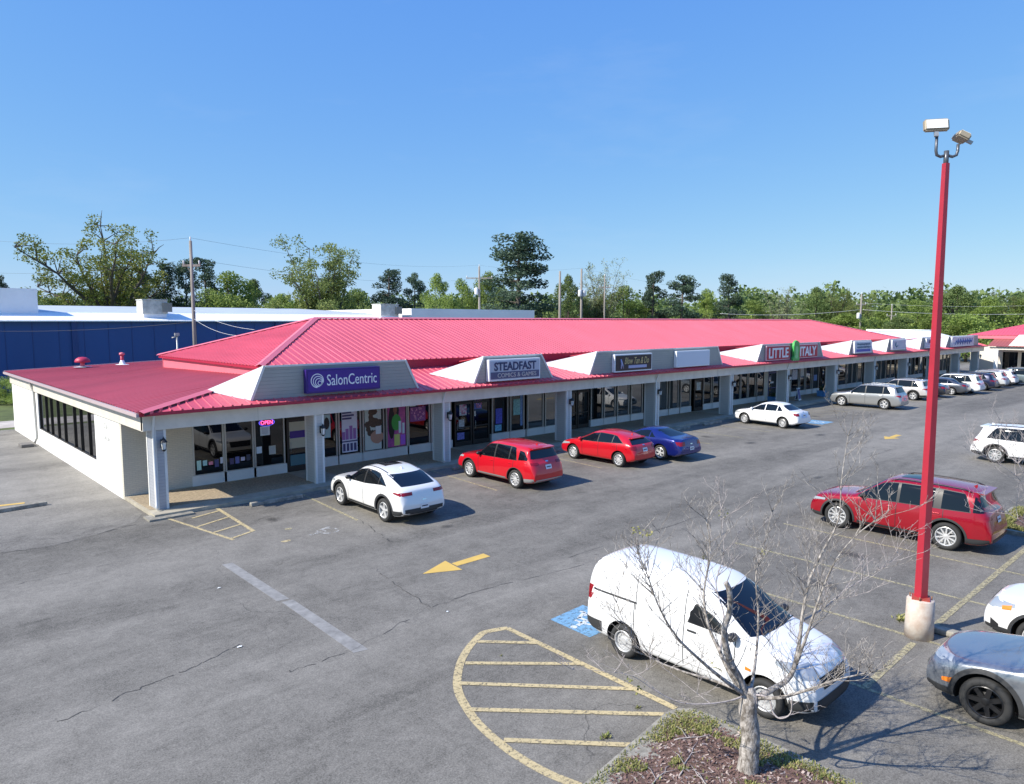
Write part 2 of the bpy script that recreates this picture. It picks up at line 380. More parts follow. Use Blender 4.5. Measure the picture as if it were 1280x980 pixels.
# hatch in front of the restaurant
q=MB()
for i in range(6): stripe(q,(43.6+i*1.1,23.9),(45.4+i*1.1,20.6),.1)
stripe(q,(43.2,24.1),(43.6,20.2),.1,.010); stripe(q,(51.5,24.1),(51.2,20.4),.1,.010)
q.build('hatched_marking',M['yellow_faint'],lot)
# big rounded hatch before the island
crv=[(9.62,10.5),(9.2,10.66),(8.96,10.62),(8.45,10.35),(7.95,9.98),(7.49,9.5),(7.25,9.15),(7.07,8.75),(6.9,8.25),(6.8,7.7),(6.76,7.2),(6.80,6.6),(6.92,6.1),(7.1,5.4)]
q=MB(); 
def ribbon(mb,pts,w,z):
    L_=[];R_=[]
    for i,p in enumerate(pts):
        a=Vector(pts[max(i-1,0)]); b=Vector(pts[min(i+1,len(pts)-1)]); d=(b-a).normalized(); n=Vector((-d.y,d.x))*w/2
        L_.append(Vector(p)+n); R_.append(Vector(p)-n)
    for i in range(len(pts)-1): mb.poly([(*L_[i],z),(*R_[i],z),(*R_[i+1],z),(*L_[i+1],z)])
def smooth_pts(pts,k=4):
    out=[]; P=[Vector(p) for p in pts]
    for i in range(len(P)-1):
        p0=P[max(i-1,0)];p1=P[i];p2=P[i+1];p3=P[min(i+2,len(P)-1)]
        for j in range(k):
            t=j/k; out.append(.5*((2*p1)+(p2-p0)*t+(2*p0-5*p1+4*p2-p3)*t*t+(3*p1-p0-3*p2+p3)*t**3))
    out.append(P[-1]); return out
ribbon(q,smooth_pts(crv[:-1]),.15,.006)
stripe(q,(9.6,10.5),(9.54,6.35),.13,.010)
for a,b in (((8.75,10.43),(9.6,9.55)),((8.0,9.9),(9.6,8.38)),((7.45,9.4),(9.55,7.18)),((7.06,8.6),(9.4,6.22)),((6.88,7.6),(8.2,6.2))): stripe(q,a,b,.11,.014)
q.build('hatched_marking',M['yellow'],lot)
# arrows
def arrow(x,y,s=1.0,dirn=-1,m='yellow_new'):
    q=MB(); z=.006
    q.poly([(x,y,z),(x-dirn*1.02*s,y+.40*s,z),(x-dirn*.92*s,y-.44*s,z)])
    q.poly([(x-dirn*1.02*s,y+.13*s,z),(x-dirn*2.15*s,y+.17*s,z),(x-dirn*2.13*s,y-.14*s,z),(x-dirn*1.0*s,y-.13*s,z)])
    q.build('direction_arrow',M[m],lot,recalc=False)
arrow(10.2,14.3); arrow(40.6,14.3,1.0,-1,'yellow_new')
# accessible bay symbols
def wheelchair(q,cx,cy,s,z,m):
    def T(u,v): return (cx+u*s,cy+v*s,z)
    def seg(a,b,w):
        a=Vector(a);b=Vector(b);d=(b-a).normalized();n=Vector((-d.y,d.x))*w/2
        q.poly([T(*(a+n)),T(*(a-n)),T(*(b-n)),T(*(b+n))],m)
    q.poly([T(-.02+.07*math.cos(t),.40+.07*math.sin(t)) for t in [i*math.pi/6 for i in range(12)]],m)
    seg((-.02,.30),(.0,.0),.09); seg((0,.0),(.22,.0),.08); seg((.20,.02),(.30,-.28),.08); seg((.28,-.27),(.40,-.24),.07); seg((-.01,.16),(.18,.14),.06)
    n=14; a0,a1=R(100),R(350)
    for i in range(n):
        t0=a0+(a1-a0)*i/n; t1=a0+(a1-a0)*(i+1)/n
        q.poly([T(-.02+.27*math.cos(t0),-.1+.27*math.sin(t0)),T(-.02+.27*math.cos(t1),-.1+.27*math.sin(t1)),T(-.02+.2*math.cos(t1),-.1+.2*math.sin(t1)),T(-.02+.2*math.cos(t0),-.1+.2*math.sin(t0))],m)
q=MB(); q.poly([(10.52,9.06,.006),(11.62,9.04,.006),(11.66,10.25,.006),(10.56,10.2,.006)]); q.build('accessible_bay_square',M['blue_paint'],lot)
q=MB(); wheelchair(q,0,0,1.08,0,None); o=q.build('accessible_symbol',M['white_paint'],lot,loc=(11.08,9.62,.010)); o.rotation_euler=(0,0,R(90))
q=MB(); wheelchair(q,0,0,1.15,0,None); o=q.build('accessible_symbol',M['white_faint'],lot,loc=(10.2,19.3,.006)); o.rotation_euler=(0,0,R(90))
q=MB(); q.poly([(43.6,19.0,.006),(45.3,19.0,.006),(45.3,20.4,.006),(43.6,20.4,.006)]); q.build('accessible_bay_square',M['blue_paint'],lot)
q=MB(); wheelchair(q,0,0,1.2,0,None); q.build('accessible_symbol',M['white_paint'],lot,loc=(44.45,19.7,.010))
for x,y in ((9.5,20.3),(8.9,19.2),(12.6,18.6)):
    q=MB(); q.poly([(x+.16*math.cos(t)*rnd.uniform(.7,1.2),y+.10*math.sin(t)*rnd.uniform(.6,1.3),.006) for t in [i*math.pi/4 for i in range(8)]]); q.build('paint_spot',M['yellow'] if y<20 else M['yellow_faint'],lot)
# pale concrete patch strips with a break
sheet('concrete_patch',[(6.77,18.42),(7.04,18.38),(7.02,15.05),(6.74,15.1)],.005,M['patch'],lot)
sheet('concrete_patch',[(6.80,14.98),(7.06,14.95),(6.99,11.62),(6.70,11.68)],.005,M['patch'],lot)
# tar seams: long uneven cracks across the lot
M['tar']=mat('crack_filler',(.060,.057,.053),.8)
def crack(pts,w,sd):
    r=random.Random(sd); P=smooth_pts(pts,10); q=MB(); out=[]
    for p in P: out.append(Vector((p[0]+r.uniform(-.05,.05),p[1]+r.uniform(-.05,.05))))
    for a,b in zip(out,out[1:]):
        if r.random()<.14: continue
        ww=w*r.uniform(.15,.8); d=(b-a).normalized(); n=Vector((-d.y,d.x))*ww/2
        q.poly([(*(a+n),.005),(*(a-n),.005),(*(b-n),.005),(*(b+n),.005)])
    q.build('asphalt_crack',M['tar'],lot)
g2=lambda x,y:tuple(at(x,y))[:2]
crack([g2(75,902),g2(180,858),g2(250,830),g2(300,805)],.03,1)
crack([g2(360,840),g2(440,812),g2(540,760),g2(640,728),g2(800,690)],.03,2)
crack([g2(540,760),g2(500,735),g2(470,712)],.03,3)
crack([g2(0,735),g2(60,722),g2(200,690)],.02,4)
crack([g2(450,650),g2(475,668),g2(490,678)],.05,5)
crack([g2(700,700),g2(860,650),g2(1010,595),g2(1120,560)],.025,6)
crack([g2(170,655),g2(120,668),g2(60,683),g2(0,691)],.05,7)
def stain_mat():
    m,nt=newmat('oil_stain'); out=N(nt,'ShaderNodeOutputMaterial'); b=N(nt,'ShaderNodeBsdfPrincipled'); b.inputs['Base Color'].default_value=(.018,.017,.016,1); b.inputs['Roughness'].default_value=.55
    tr=N(nt,'ShaderNodeBsdfTransparent'); mx=N(nt,'ShaderNodeMixShader'); tc=N(nt,'ShaderNodeTexCoord')
    ln=N(nt,'ShaderNodeVectorMath',operation='LENGTH'); L(nt,tc.outputs['Object'],ln.inputs[0]); no=N(nt,'ShaderNodeTexNoise'); no.inputs['Scale'].default_value=5; no.inputs['Detail'].default_value=6; L(nt,tc.outputs['Object'],no.inputs[0])
    a=N(nt,'ShaderNodeMath',operation='ADD'); L(nt,ln.outputs['Value'],a.inputs[0]); L(nt,no.outputs[0],a.inputs[1]); r=N(nt,'ShaderNodeMapRange'); r.inputs[1].default_value=.62; r.inputs[2].default_value=1.15; r.inputs[3].default_value=.38; r.inputs[4].default_value=0; L(nt,a.outputs[0],r.inputs[0])
    L(nt,r.outputs[0],mx.inputs[0]); L(nt,tr.outputs[0],mx.inputs[1]); L(nt,b.outputs[0],mx.inputs[2]); L(nt,mx.outputs[0],out.inputs[0]); return m
M['oil']=stain_mat()
for k,(x,y,a,b_) in enumerate(((39.5,17.3,.9,.5),(34.2,18.6,.8,.5),(9.6,21.6,.4,.5),(13.2,17.2,.45,.3),(31.2,21.5,.5,.8),(34.3,21.3,.5,.7),(13.9,8.2,.5,.8),(16.8,7.2,.6,.9),(19.6,7.6,.5,.8),(17.0,1.8,.5,.7),(28.5,12.5,.8,.3),(47,21,.6,.8))):
    q=MB(); q.poly([(math.cos(t)*.9,math.sin(t)*.9,0) for t in [i*math.pi/8 for i in range(16)]]); o=q.build('oil_stain',M['oil'],lot,recalc=False,loc=(x,y,.012+.0004*k)); o.scale=(a,b_,1)
# sidewalk with kerb
SW=M['walk']
walk=tag(boxobj('sidewalk',(6.87,24.25,-.1),(101,27.6,.12),SW),kind='structure')
q=MB(); q.box((6.95,25.05,.12),(12.9,27.45,.126)); q.build('aggregate_panel',M['aggregate'],walk)
q=MB(); q.box((14.2,25.05,.12),(21.4,27.45,.126)); q.build('aggregate_panel',M['aggregate'],walk)
for x0,x1 in ((24.3,30),(31.9,42.6),(44.2,53),(54.8,70)):
    q=MB(); q.box((x0,25.05,.12),(x1,27.45,.126)); q.build('aggregate_panel',M['aggregate'],walk)
boxobj('sidewalk_edge',(6.62,23.95,-.1),(8.0,24.6,.06),M['kerb'],walk)
tag(boxobj('wing_sidewalk',(101,4,-.1),(104,24.2,.12),SW),kind='structure')

# ------------------------------------------------------------------ strip mall
mall=empty('strip_mall',(7,25,0),0,'long single storey white and grey strip mall under a ribbed red metal roof','shopping centre')
MO=Vector((7,25,0))
def mp(name,mb,m=None,sub=None,**k):
    o=mb.build(name,m,**k); o.parent=sub or mall
    if not sub: o.location=-MO
    return o
def mbox(name,a,b,m,sub=None,bevel=0):
    o=boxobj(name,a,b,m,None,bevel); o.parent=sub or mall
    if not sub: o.location=-MO
    return o
XL=6.86; YF=27.6; XE=101.0
EAVE_Y=24.5; UP_Y=27.2; UP_Z=4.56; SL=.305
# side wall with window hole: build as four blocks round the window
q=MB()
q.box((XL,31.3,0),(XL+.2,42.6,.88)); q.box((XL,31.3,2.78),(XL+.2,42.6,3.3))
q.box((XL,YF+.22,0),(XL+.2,31.3,3.3)); q.box((XL,42.6,0),(XL+.2,50.1,3.3))
mp('wall',q,M['white_wall'])
q=MB(); q.box((XL+.0,YF,0.0),(9.25,YF+.2,3.3)); mp('wall',q,M['beige_brick']).__setitem__('label','cream brick wall left of the first shop window')
q=MB(); q.box((XL+.2,49.9,0),(16,50.1,3.3)); q.box((16,40,0),(16.2,50.1,3.3)); mp('wall',q,M['white_wall'])
# side window: frame + panes
fr=MB(); ys=[42.55,41.01,39.85,38.39,37.02,35.12,33.94,32.56,31.35]
fr.box((XL+.04,31.3,.88),(XL+.16,42.6,.93)); fr.box((XL+.04,31.3,2.73),(XL+.16,42.6,2.78))
for y in ys: fr.box((XL+.04,y-.04,.88),(XL+.16,y+.04,2.78))
fo=mp('window',fr,M['bronze'])
for a,b in zip(ys,ys[1:]):
    g=MB(); g.box((XL+.10,b+.04,.93),(XL+.12,a-.04,2.73)); g.build('pane',M['shopglass'],fo)
# faint lettering on the side wall
for s,yy,zz,w in (('I USA',29.75,2.45,.85),('SALON',29.55,1.98,.85)):
    t=text_mesh(s,.3,mat('faded_lettering',(.55,.55,.52),.6),'lettering',None,Matrix.Translation((XL-.006,yy,zz))@FACE_MX,.004,width=w); t.parent=mall; t.location=-MO
# side beam under the eave + soffit
mbox('beam',(XL-.06,24.86,2.76),(XL+.24,50.3,3.30),M['trimpaint'])
mbox('beam',(XL-.06,24.80,2.78),(XE,25.02,3.28),M['trimpaint'])
q=MB()
for x in [10.6+6.1*i for i in range(15)]: q.box((x,24.792,2.79),(x+.015,24.80,3.27))
mp('beam_joint',q,M['mull'])
mbox('soffit',(6.9,25.02,3.05),(XE,27.6,3.1),M['soffit'])
# columns: deep wing columns, narrow front
COLX=[7.13,12.83,18.95,26.86,34.5,42.8,50.7,59.1,67.1,75.3,83.4,91.6,99.0]
for i,x in enumerate(COLX):
    w=.36 if i<6 else .40; dp=.80
    csd=M['colsiding'] if i else M['cornersiding']
    q=MB(); q.box((x,24.86,.12),(x+w,24.86+dp,2.78),csd)
    # corner boards
    for cx in (x-.012,x+w-.068): q.box((cx,24.845,.12),(cx+.08,24.86,2.775),M['sill'])
    q.box((x-.014,24.86,.12),(x,24.96,2.775),M['sill']); q.box((x-.014,24.86+dp-.1,.12),(x,24.86+dp,2.775),M['sill'])
    mp('column',q)
# downspouts
def downspout(x):
    q=MB(); 
    q.tube([(x,24.62,3.3),(x,24.66,3.2),(x,24.80,2.86),(x,24.80,2.6),(x,24.80,.3),(x-.02,24.7,.2)],.045,n=6)
    mp('downspout',q,M['sill'])
for i in (0,2,4,6,8,10): downspout(COLX[i]-.05 if i else 7.10)
q=MB(); q.tube([(6.66,43.4,3.35),(6.72,43.35,3.1),(6.80,43.2,2.75),(6.82,43.15,.4),(6.70,43.1,.12)],.05,n=6); mp('downspout',q,M['mull'])
# upper block walls under the tall roof
q=MB(); q.box((11.9,UP_Y+.25,3.3),(12.1,39.3,4.52)); mp('upper_wall',q,M['roofpink'])
# --- ribbed roofs
def ribbed(name,quadfn,u0,u1,m,pitch=.33,thick=.0,rib=.024,sub=None,updir=None,parent=None,off=None):
    """quadfn(u)->(low point, high point) of the slope at position u along the eave"""
    q=MB(); us=[]; u=u0
    n=max(1,round((u1-u0)/pitch)); st=(u1-u0)/n
    P=[quadfn(u0+i*st) for i in range(n+1)]
    for i in range(n):
        a,b=P[i]; c,d=P[i+1]
        if (b-a).length<.02 and (d-c).length<.02: continue
        pts=[a,c,d,b]
        if (d-c).length<.02: pts=[a,c,b]
        if (b-a).length<.02: pts=[a,c,d]
        q.poly(pts)
    uaxis=(P[-1][0]-P[0][0]).normalized()
    for i in range(n+1):
        a,b=P[i]
        if (b-a).length<.1: continue
        d=(b-a).normalized(); nn=uaxis.cross(d)
        if nn.z<0: nn=-nn
        hw=.02; h=rib
        v=[a-uaxis*hw*1.6,a+uaxis*hw*1.6,a+uaxis*hw*.7+nn*h,a-uaxis*hw*.7+nn*h]
        w=[p+(b-a) for p in v]
        q.poly([v[1],w[1],w[2],v[2]]); q.poly([v[2],w[2],w[3],v[3]]); q.poly([v[3],w[3],w[0],v[0]]); q.poly([v[0],v[1],v[2],v[3]])
        e0=a+nn*h*.6; q.poly([a-uaxis*.045-V((0,0,.015)),a+uaxis*.045-V((0,0,.015)),a+uaxis*.035+nn*.05,a-uaxis*.035+nn*.05])
    o=q.build(name,m,None,recalc=False)
    o.parent=parent or mall
    if not parent: o.location=-MO
    return o
V=Vector
def lerp(a,b,t): return a+(b-a)*t
# upper hip roof
RX0,RX1=11.75,80.4; RY0,RY1=UP_Y,39.6; RYM=(RY0+RY1)/2; RZ=UP_Z+SL*(RYM-RY0); HH=RYM-RY0
RGX0=17.4; RGX1=72.5
def up_front(x):
    if x<RGX0: t=(x-RX0)/(RGX0-RX0)
    elif x>RGX1: t=(RX1-x)/(RX1-RGX1)
    else: t=1
    t=max(0,min(1,t)); return V((x,RY0,UP_Z)),V((x,RY0+HH*t,UP_Z+(RZ-UP_Z)*t))
ribbed('upper_roof',up_front,RX0,RX1,M['roofred'])
def up_back(x):
    a,b=up_front(x); return V((x,RY1,UP_Z)),V((x,2*RYM-b.y,b.z))
ribbed('upper_roof',up_back,RX0,RX1,M['roofred'])
def up_left(y):
    t=1-abs(y-RYM)/HH; return V((RX0,y,UP_Z)),V((RX0+(RGX0-RX0)*t,y,UP_Z+(RZ-UP_Z)*t))
ribbed('upper_roof',up_left,RY0,RY1,M['roofred'])
def up_right(y):
    t=1-abs(y-RYM)/HH; return V((RX1,y,UP_Z)),V((RX1-(RX1-RGX1)*t,y,UP_Z+(RZ-UP_Z)*t))
ribbed('upper_roof',up_right,RY0,RY1,M['roofred'])
# fascias of the upper roof
mbox('fascia',(RX0+.02,RY0+.03,UP_Z-.38),(RX1-.02,RY0+.07,UP_Z-.012),M['roofdark'])
mbox('fascia',(RX0+.02,RY0+.07,UP_Z-.12),(RX0+.06,RY1-.03,UP_Z-.012),M['roofdark'])
mbox('upper_wall',(12.1,RY0+.12,3.3),(79.9,RY0+.24,UP_Z-.3),M['roofdark'])
# ridge and hip caps, with painted gap shade beside the hips
def shade_dash_mat():  # dark dashes paint the shadows in the rib gaps under the cap
    m,nt=newmat('hip_shade_dashes'); out=N(nt,'ShaderNodeOutputMaterial'); b=N(nt,'ShaderNodeBsdfPrincipled'); L(nt,b.outputs[0],out.inputs[0]); b.inputs['Roughness'].default_value=.6
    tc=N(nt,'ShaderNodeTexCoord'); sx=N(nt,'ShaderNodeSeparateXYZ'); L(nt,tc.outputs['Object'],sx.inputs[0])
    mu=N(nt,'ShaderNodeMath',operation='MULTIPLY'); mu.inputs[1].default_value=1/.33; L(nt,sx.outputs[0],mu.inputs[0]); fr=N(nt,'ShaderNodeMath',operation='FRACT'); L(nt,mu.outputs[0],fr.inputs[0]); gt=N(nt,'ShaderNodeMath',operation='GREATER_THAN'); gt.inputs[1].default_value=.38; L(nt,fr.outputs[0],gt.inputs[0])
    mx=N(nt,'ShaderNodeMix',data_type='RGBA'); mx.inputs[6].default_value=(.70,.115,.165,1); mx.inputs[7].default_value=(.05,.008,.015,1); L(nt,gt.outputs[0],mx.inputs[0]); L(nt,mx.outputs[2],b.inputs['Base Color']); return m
M['shade_dash']=shade_dash_mat()
def gap_shade_strip(a,b,off=.2,z=.0):  # thin strip added beside a hip to carry the painted gap shadows
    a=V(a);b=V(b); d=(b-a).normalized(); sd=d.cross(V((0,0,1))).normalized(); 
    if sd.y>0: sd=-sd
    q=MB(); u=V((0,0,z)); q.poly([a+sd*off+u+V((0,0,-.05)),b+sd*off+u+V((0,0,-.05)),b+sd*off+u+V((0,0,.045)),a+sd*off+u+V((0,0,.045))]); mp('rib_gap_shade',q,M['shade_dash'],recalc=False)
def cap(pts,w=.2,z=.05,m=None):
    q=MB()
    for a,b in zip(pts,pts[1:]):
        a=V(a);b=V(b); d=(b-a).normalized(); s=d.cross(V((0,0,1))).normalized()
        u=V((0,0,1))
        for sg in (1,-1):
            q.poly([a+u*(z+.03),b+u*(z+.03),b+s*sg*w+u*(z-.015-.16*w),a+s*sg*w+u*(z-.015-.16*w)])
    mp('ridge_cap',q,m or M['roofpink'])
cap([(RX0,RY0,UP_Z),(RGX0,RYM,RZ)],.19); gap_shade_strip((RX0,RY0,UP_Z),(RGX0,RYM,RZ),.20,-.03); cap([(RGX0,RYM,RZ),(RGX1,RYM,RZ)],.15); cap([(RX1,RY0,UP_Z),(RGX1,RYM,RZ)],.17); cap([(RX0,RY1,UP_Z),(RGX0,RYM,RZ)],.17)
# canopy roof along the shops
CZ=3.40; CS=.285
def can_front(x):
    # hip at the left end
    t=min(1,(x-6.62)/(RX0-6.62)*1.0); t=max(0,t)
    return V((x,EAVE_Y,CZ)),V((x,EAVE_Y+(UP_Y+.12-EAVE_Y)*t,CZ+CS*(UP_Y+.12-EAVE_Y)*t))
ribbed('canopy_roof',can_front,6.62,XE+.4,M['roofred'])
mbox('fascia',(6.62,EAVE_Y-.02,CZ-.11),(XE+.4,EAVE_Y+.02,CZ-.01),M['roofdark'])
q=MB(); q.box((6.66,EAVE_Y+.02,CZ-.10),(XE+.3,24.8,CZ-.07)); mp('eave_soffit',q,M['soffit'])
# low roof over the left wing: shallow, rising to the right
zt=CZ+CS*(UP_Y+.12-EAVE_Y)
hipend=V((RX0,UP_Y+.12,zt))
YB=50.6
def low(y):
    zr=lerp(zt-.02,3.75,(y-UP_Y)/(YB-UP_Y)) if y>UP_Y+.12 else None
    if y<=UP_Y+.12:
        t=(y-EAVE_Y)/(UP_Y+.12-EAVE_Y); return V((6.62,y,CZ)),V((6.62+(RX0-6.62)*t,y,CZ+CS*(UP_Y+.12-EAVE_Y)*t))
    x1=12.0 if y<40 else 16.2
    return V((6.62,y,CZ+.02)),V((x1,y,zr))
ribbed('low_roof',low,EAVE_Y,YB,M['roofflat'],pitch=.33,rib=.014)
cap([(6.62,EAVE_Y,CZ),(RX0+.1,UP_Y+.16,zt+.02)],.2,.055,M['roofpink']); gap_shade_strip((6.62,EAVE_Y,CZ),(RX0+.1,UP_Y+.16,zt+.02),.21,-.03)
mbox('gutter',(6.54,EAVE_Y,CZ-.12),(6.63,YB,CZ-.005),mat('gutter_paint',(.50,.40,.41),.4))
q=MB(); q.box((6.63,EAVE_Y+.1,CZ-.10),(6.80,YB-.05,CZ-.07)); mp('eave_soffit',q,M['soffit'])
q=MB(); q.prism([V((6.6,YB,CZ-.13)),V((6.6,YB,CZ+.06)),V((16.2,YB,3.80)),V((16.2,YB,3.6))],(0,.05,0)); mp('fascia',q,mat('pale_edge_trim',(.55,.48,.48),.5))
q=MB(); q.box((12,39.7,3.3),(80,39.75,4.5)); mp('upper_wall',q,M['roofpink'])
# back wall
mbox('wall',(16.2,39.4,0),(100,39.6,4.4),M['white_wall'])
# storefront wall: sill wall, header, mullions, panes, doors
OP=[]   # (x0,x1,kind)
def pane(x0,x1,k='w'): OP.append((x0,x1,k))
for a,b in ((9.30,10.36),(10.50,11.53),(11.67,12.83)): pane(a,b)
pane(12.98,14.02,'d')
for a,b in ((14.2,15.22),(15.4,16.4),(16.6,17.6),(17.82,18.87),(19.02,20.16),(20.35,21.45)): pane(a,b)
pane(21.72,22.82,'d'); pane(22.88,24.0,'d')
for a,b in ((24.24,25.25),(25.52,26.42),(26.78,27.89),(28.14,29.3)): pane(a,b)
pane(29.75,30.7,'d'); pane(30.76,31.75,'d')
for a,b in ((32.0,32.94),(33.2,34.14),(34.45,35.48),(35.8,36.87)): pane(a,b)
pane(37.15,38.1,'d')
for a,b in ((38.75,39.56),(39.9,40.85),(41.2,42.3)): pane(a,b)
pane(42.78,43.88,'d')
for a,b in ((44.0,44.92),(45.2,46.3)): pane(a,b)
for a,b in ((47.9,48.88),(49.1,49.95),(50.2,51.15),(51.5,52.5)): pane(a,b)
pane(53.2,54.6,'b')
for a,b in ((57.1,58.4),(58.7,59.5),(59.8,60.7),(61.1,62.2)): pane(a,b)
pane(62.5,63.5,'d')
for a,b in ((66.3,67.9),(68.2,69.2),(69.4,70.3),(70.6,71.6)): pane(a,b)
pane(72.0,73,'d')
for s in (75.2,83.6,91.8):
    for i in range(4): pane(s+i*1.3,s+1.05+i*1.3)
    pane(s+5.3,s+6.3,'d')
ZS0,ZS1,ZT=.12,.50,2.86
q=MB(); prev=9.25
q2=MB()
for x0,x1,k in OP:
    zb=.50 if k=='w' else .16
    if k=='w':
        qs=MB(); qs.box((x0-.115,YF-.04,ZS0),(x1+.115,YF+.12,ZS1)); mp('sill_wall',qs,M['sill'])
qw=MB(); prev=9.25
for x0,x1,k in sorted(OP):
    if x0-prev>.55: qw.box((prev+.0,YF,.12),(x0,YF+.14,3.3))
    prev=x1
qw.box((prev,YF,.12),(XE,YF+.14,3.3)); 
o=mp('wall',qw,M['beige_brick']); o['label']='cream brick piers between the shop windows'
mbox('header',(9.25,YF+.0,ZT+.0),(XE,YF+.12,3.3),M['trimpaint'])
def window(x0,x1,z0,z1,par=None):
    f=MB(); t=.06
    f.box((x0-t,YF-.02,z0-.0),(x0,YF+.08,z1)); f.box((x1,YF-.02,z0),(x1+t,YF+.08,z1)); f.box((x0,YF-.01,z1-.03),(x1,YF+.07,z1)); f.box((x0,YF-.01,z0),(x1,YF+.07,z0+.03))
    fo=mp('window',f,M['mull'])
    g=MB(); g.box((x0,YF+.03,z0+.03),(x1,YF+.04,z1-.03)); g.build('pane',M['reflglass'] if (38<x0<43 or 26<x0<29 or 33<x0<37) else M['shopglass'],fo)
def door(x0,x1,mt):
    f=MB(); t=.09; z0,z1=.14,2.30
    f.box((x0,YF-.02,z0),(x0+t,YF+.06,z1)); f.box((x1-t,YF-.02,z0),(x1,YF+.06,z1)); f.box((x0+t,YF-.02,z1-.1),(x1-t,YF+.06,z1)); f.box((x0+t,YF-.02,z0),(x1-t,YF+.06,z0+.2))
    f.box((x0+t,YF-.015,1.02),(x1-t,YF+.02,1.08))
    f.box((x0,YF-.02,z1+.02),(x1,YF+.06,z1+.06)); f.box((x0,YF-.015,ZT-.05),(x1,YF+.06,ZT))
    do=mp('door',f,mt)
    g=MB(); g.box((x0+t,YF+.02,z0+.2),(x1-t,YF+.03,z1-.1)); g.build('pane',M['shopglass'],do)
    g=MB(); g.box((x0+.02,YF+.02,z1+.06),(x1-.02,YF+.03,ZT-.05)); g.build('transom_pane',M['shopglass'],do)
    h=MB(); h.tube([(x0+.14,YF-.07,.95),(x0+.14,YF-.07,1.35)],.014,n=6); h.build('handle',M['galv'],do)
M['bluedoor']=mat('blue_door_paint',(.015,.04,.16),.4)
for x0,x1,k in OP:
    if k=='w': window(x0,x1,ZS1,ZT)
    else: door(x0,x1,M['bluedoor'] if k=='b' else M['bronze'])
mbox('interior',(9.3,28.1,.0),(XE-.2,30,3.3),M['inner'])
# gables
def gable(bx0,bx1,tx0,tx1,apexpx,z0=3.50,z1=4.72,wing=True):
    Y=24.88
    g=MB(); g.prism([V((bx0,Y,z0)),V((bx1,Y,z0)),V((tx1,Y,z1)),V((tx0,Y,z1))],(0,.12,0)); go=mp('sign_gable',g,M['gable_siding'])
    t=MB()   # trim boards standing proud
    def board(a,b,w=.09,m=None):
        a=V(a);b=V(b); d=(b-a).normalized(); n=V((-d.z,0,d.x))*w/2
        t.prism([a+n,b+n,b-n,a-n],(0,-.03,0))
    board((bx0+.03,Y-.002,z0),(tx0+.03,Y-.002,z1)); board((bx1-.03,Y-.002,z0),(tx1-.03,Y-.002,z1)); board((tx0+.08,Y-.004,z1-.03),(tx1-.08,Y-.004,z1-.03),.07)
    t.build('trim',M['sill'],go)
    # roof of the gable running back into the upper roof
    r=MB(); zb=UP_Z+.10
    r.prism([V((tx0+.1,Y+.1,z1-.05)),V((tx1-.05,Y+.1,z1-.05)),V((tx1-.05,27.2,4.36)),V((tx0+.4,27.2,4.36))],(0,0,.03)); r.build('gable_roof',M['roofred'],go)
    # right cheek (vertical), left wing sloping out on to the canopy
    c=MB()
    yy=Y+.12
    c.prism([V((tx1-.1,yy,z1-.01)),V((tx1-.1,27.2,4.34)),V((tx1-.1,27.2,4.12)),V((bx1-.1,yy,z0+.02))],(.08,0,0)); c.build('cheek',M['gable_siding'],go)
    cy=min(26.9,24.9+.95*apexpx); ap=V((bx0-apexpx,cy,CZ+CS*(cy-EAVE_Y)+.04))
    w=MB()
    A=V((bx0+.02,Y+.0,z0-.02)); B=V((tx0+.02,Y+.0,z1+.01)); C=ap
    nrm=(B-A).cross(C-A).normalized()*.05
    if nrm.x<0: nrm=-nrm
    w.prism([A,B,C],nrm); w.build('wing_panel',M['gable_white'],go)
    return go
gable(10.38,17.65,10.90,17.02,1.15)
gable(20.68,25.85,21.28,25.02,1.45)
gable(28.62,41.75,29.2,41.15,1.9)
gable(46.2,56.7,46.9,55.98,2.2)
gable(61.5,66.8,62.1,66.1,2.2)
gable(69.8,75.1,70.4,74.4,2.0)
gable(78.6,84.3,79.2,83.9,2.0)
gable(86.6,98.7,87.6,98.2,2.2)
# flat white parapet block beyond the hip
q=MB(); q.box((80.6,31,3.3),(103.5,31.25,5.25)); q.box((80.6,31,3.3),(80.85,39.5,5.25)); q.box((103.3,31.25,3.3),(103.5,39.5,5.25)); mp('parapet',q,M['gable_white'])
q=MB(); q.box((80.8,31.2,4.9),(103.4,39.4,4.95)); mp('flat_roof',q,M['metal_white'])
q=MB(); q.poly([V((79,25.9,3.84)),V((100.8,25.9,3.84)),V((100.8,30.9,5.2)),V((80.4,30.9,5.2))]); mp('low_roof',q,M['gable_white'])
# roof vents on the low roof
def vent_mush(x,y):
    z=CZ+(x-6.6)*.03+.08
    t=empty('roof_vent',(x,y,z),0,'red mushroom vent hood on the low roof left of the taller pipe vent','roof vent')
    q=MB(); q.tube([(0,0,-.1),(0,0,.34)],.12,n=12); q.build('pipe',M['roofpink'],t)
    q=MB(); q.lathe([(0.02,.62),(.2,.60),(.36,.50),(.42,.36),(.40,.30),(.12,.30)],n=18); q.build('hood',mat('vent_red',(.45,.03,.08),.5),t)
    q=MB(); q.lathe([(.5,.03),(.2,.06),(.12,.1)],n=16); q.build('flashing',M['metal_grey'],t)
def vent_pipe(x,y):
    z=CZ+(x-6.6)*.03+.06
    t=empty('roof_vent',(x,y,z),0,'thin upright red pipe vent with a small cap near the back of the low roof','roof vent')
    q=MB(); q.tube([(0,0,-.1),(0,0,.62)],.10,n=10); q.build('pipe',MATS['vent_red'],t)
    q=MB(); q.lathe([(.02,.78),(.15,.74),(.16,.62),(.1,.6)],n=12); q.build('cap',M['roofpink'],t)
    q=MB(); q.lathe([(.4,.03),(.18,.06),(.1,.3)],n=12); q.build('flashing',M['metal_white'],t)
vent_mush(10.2,48.6); vent_pipe(12.4,48.8)

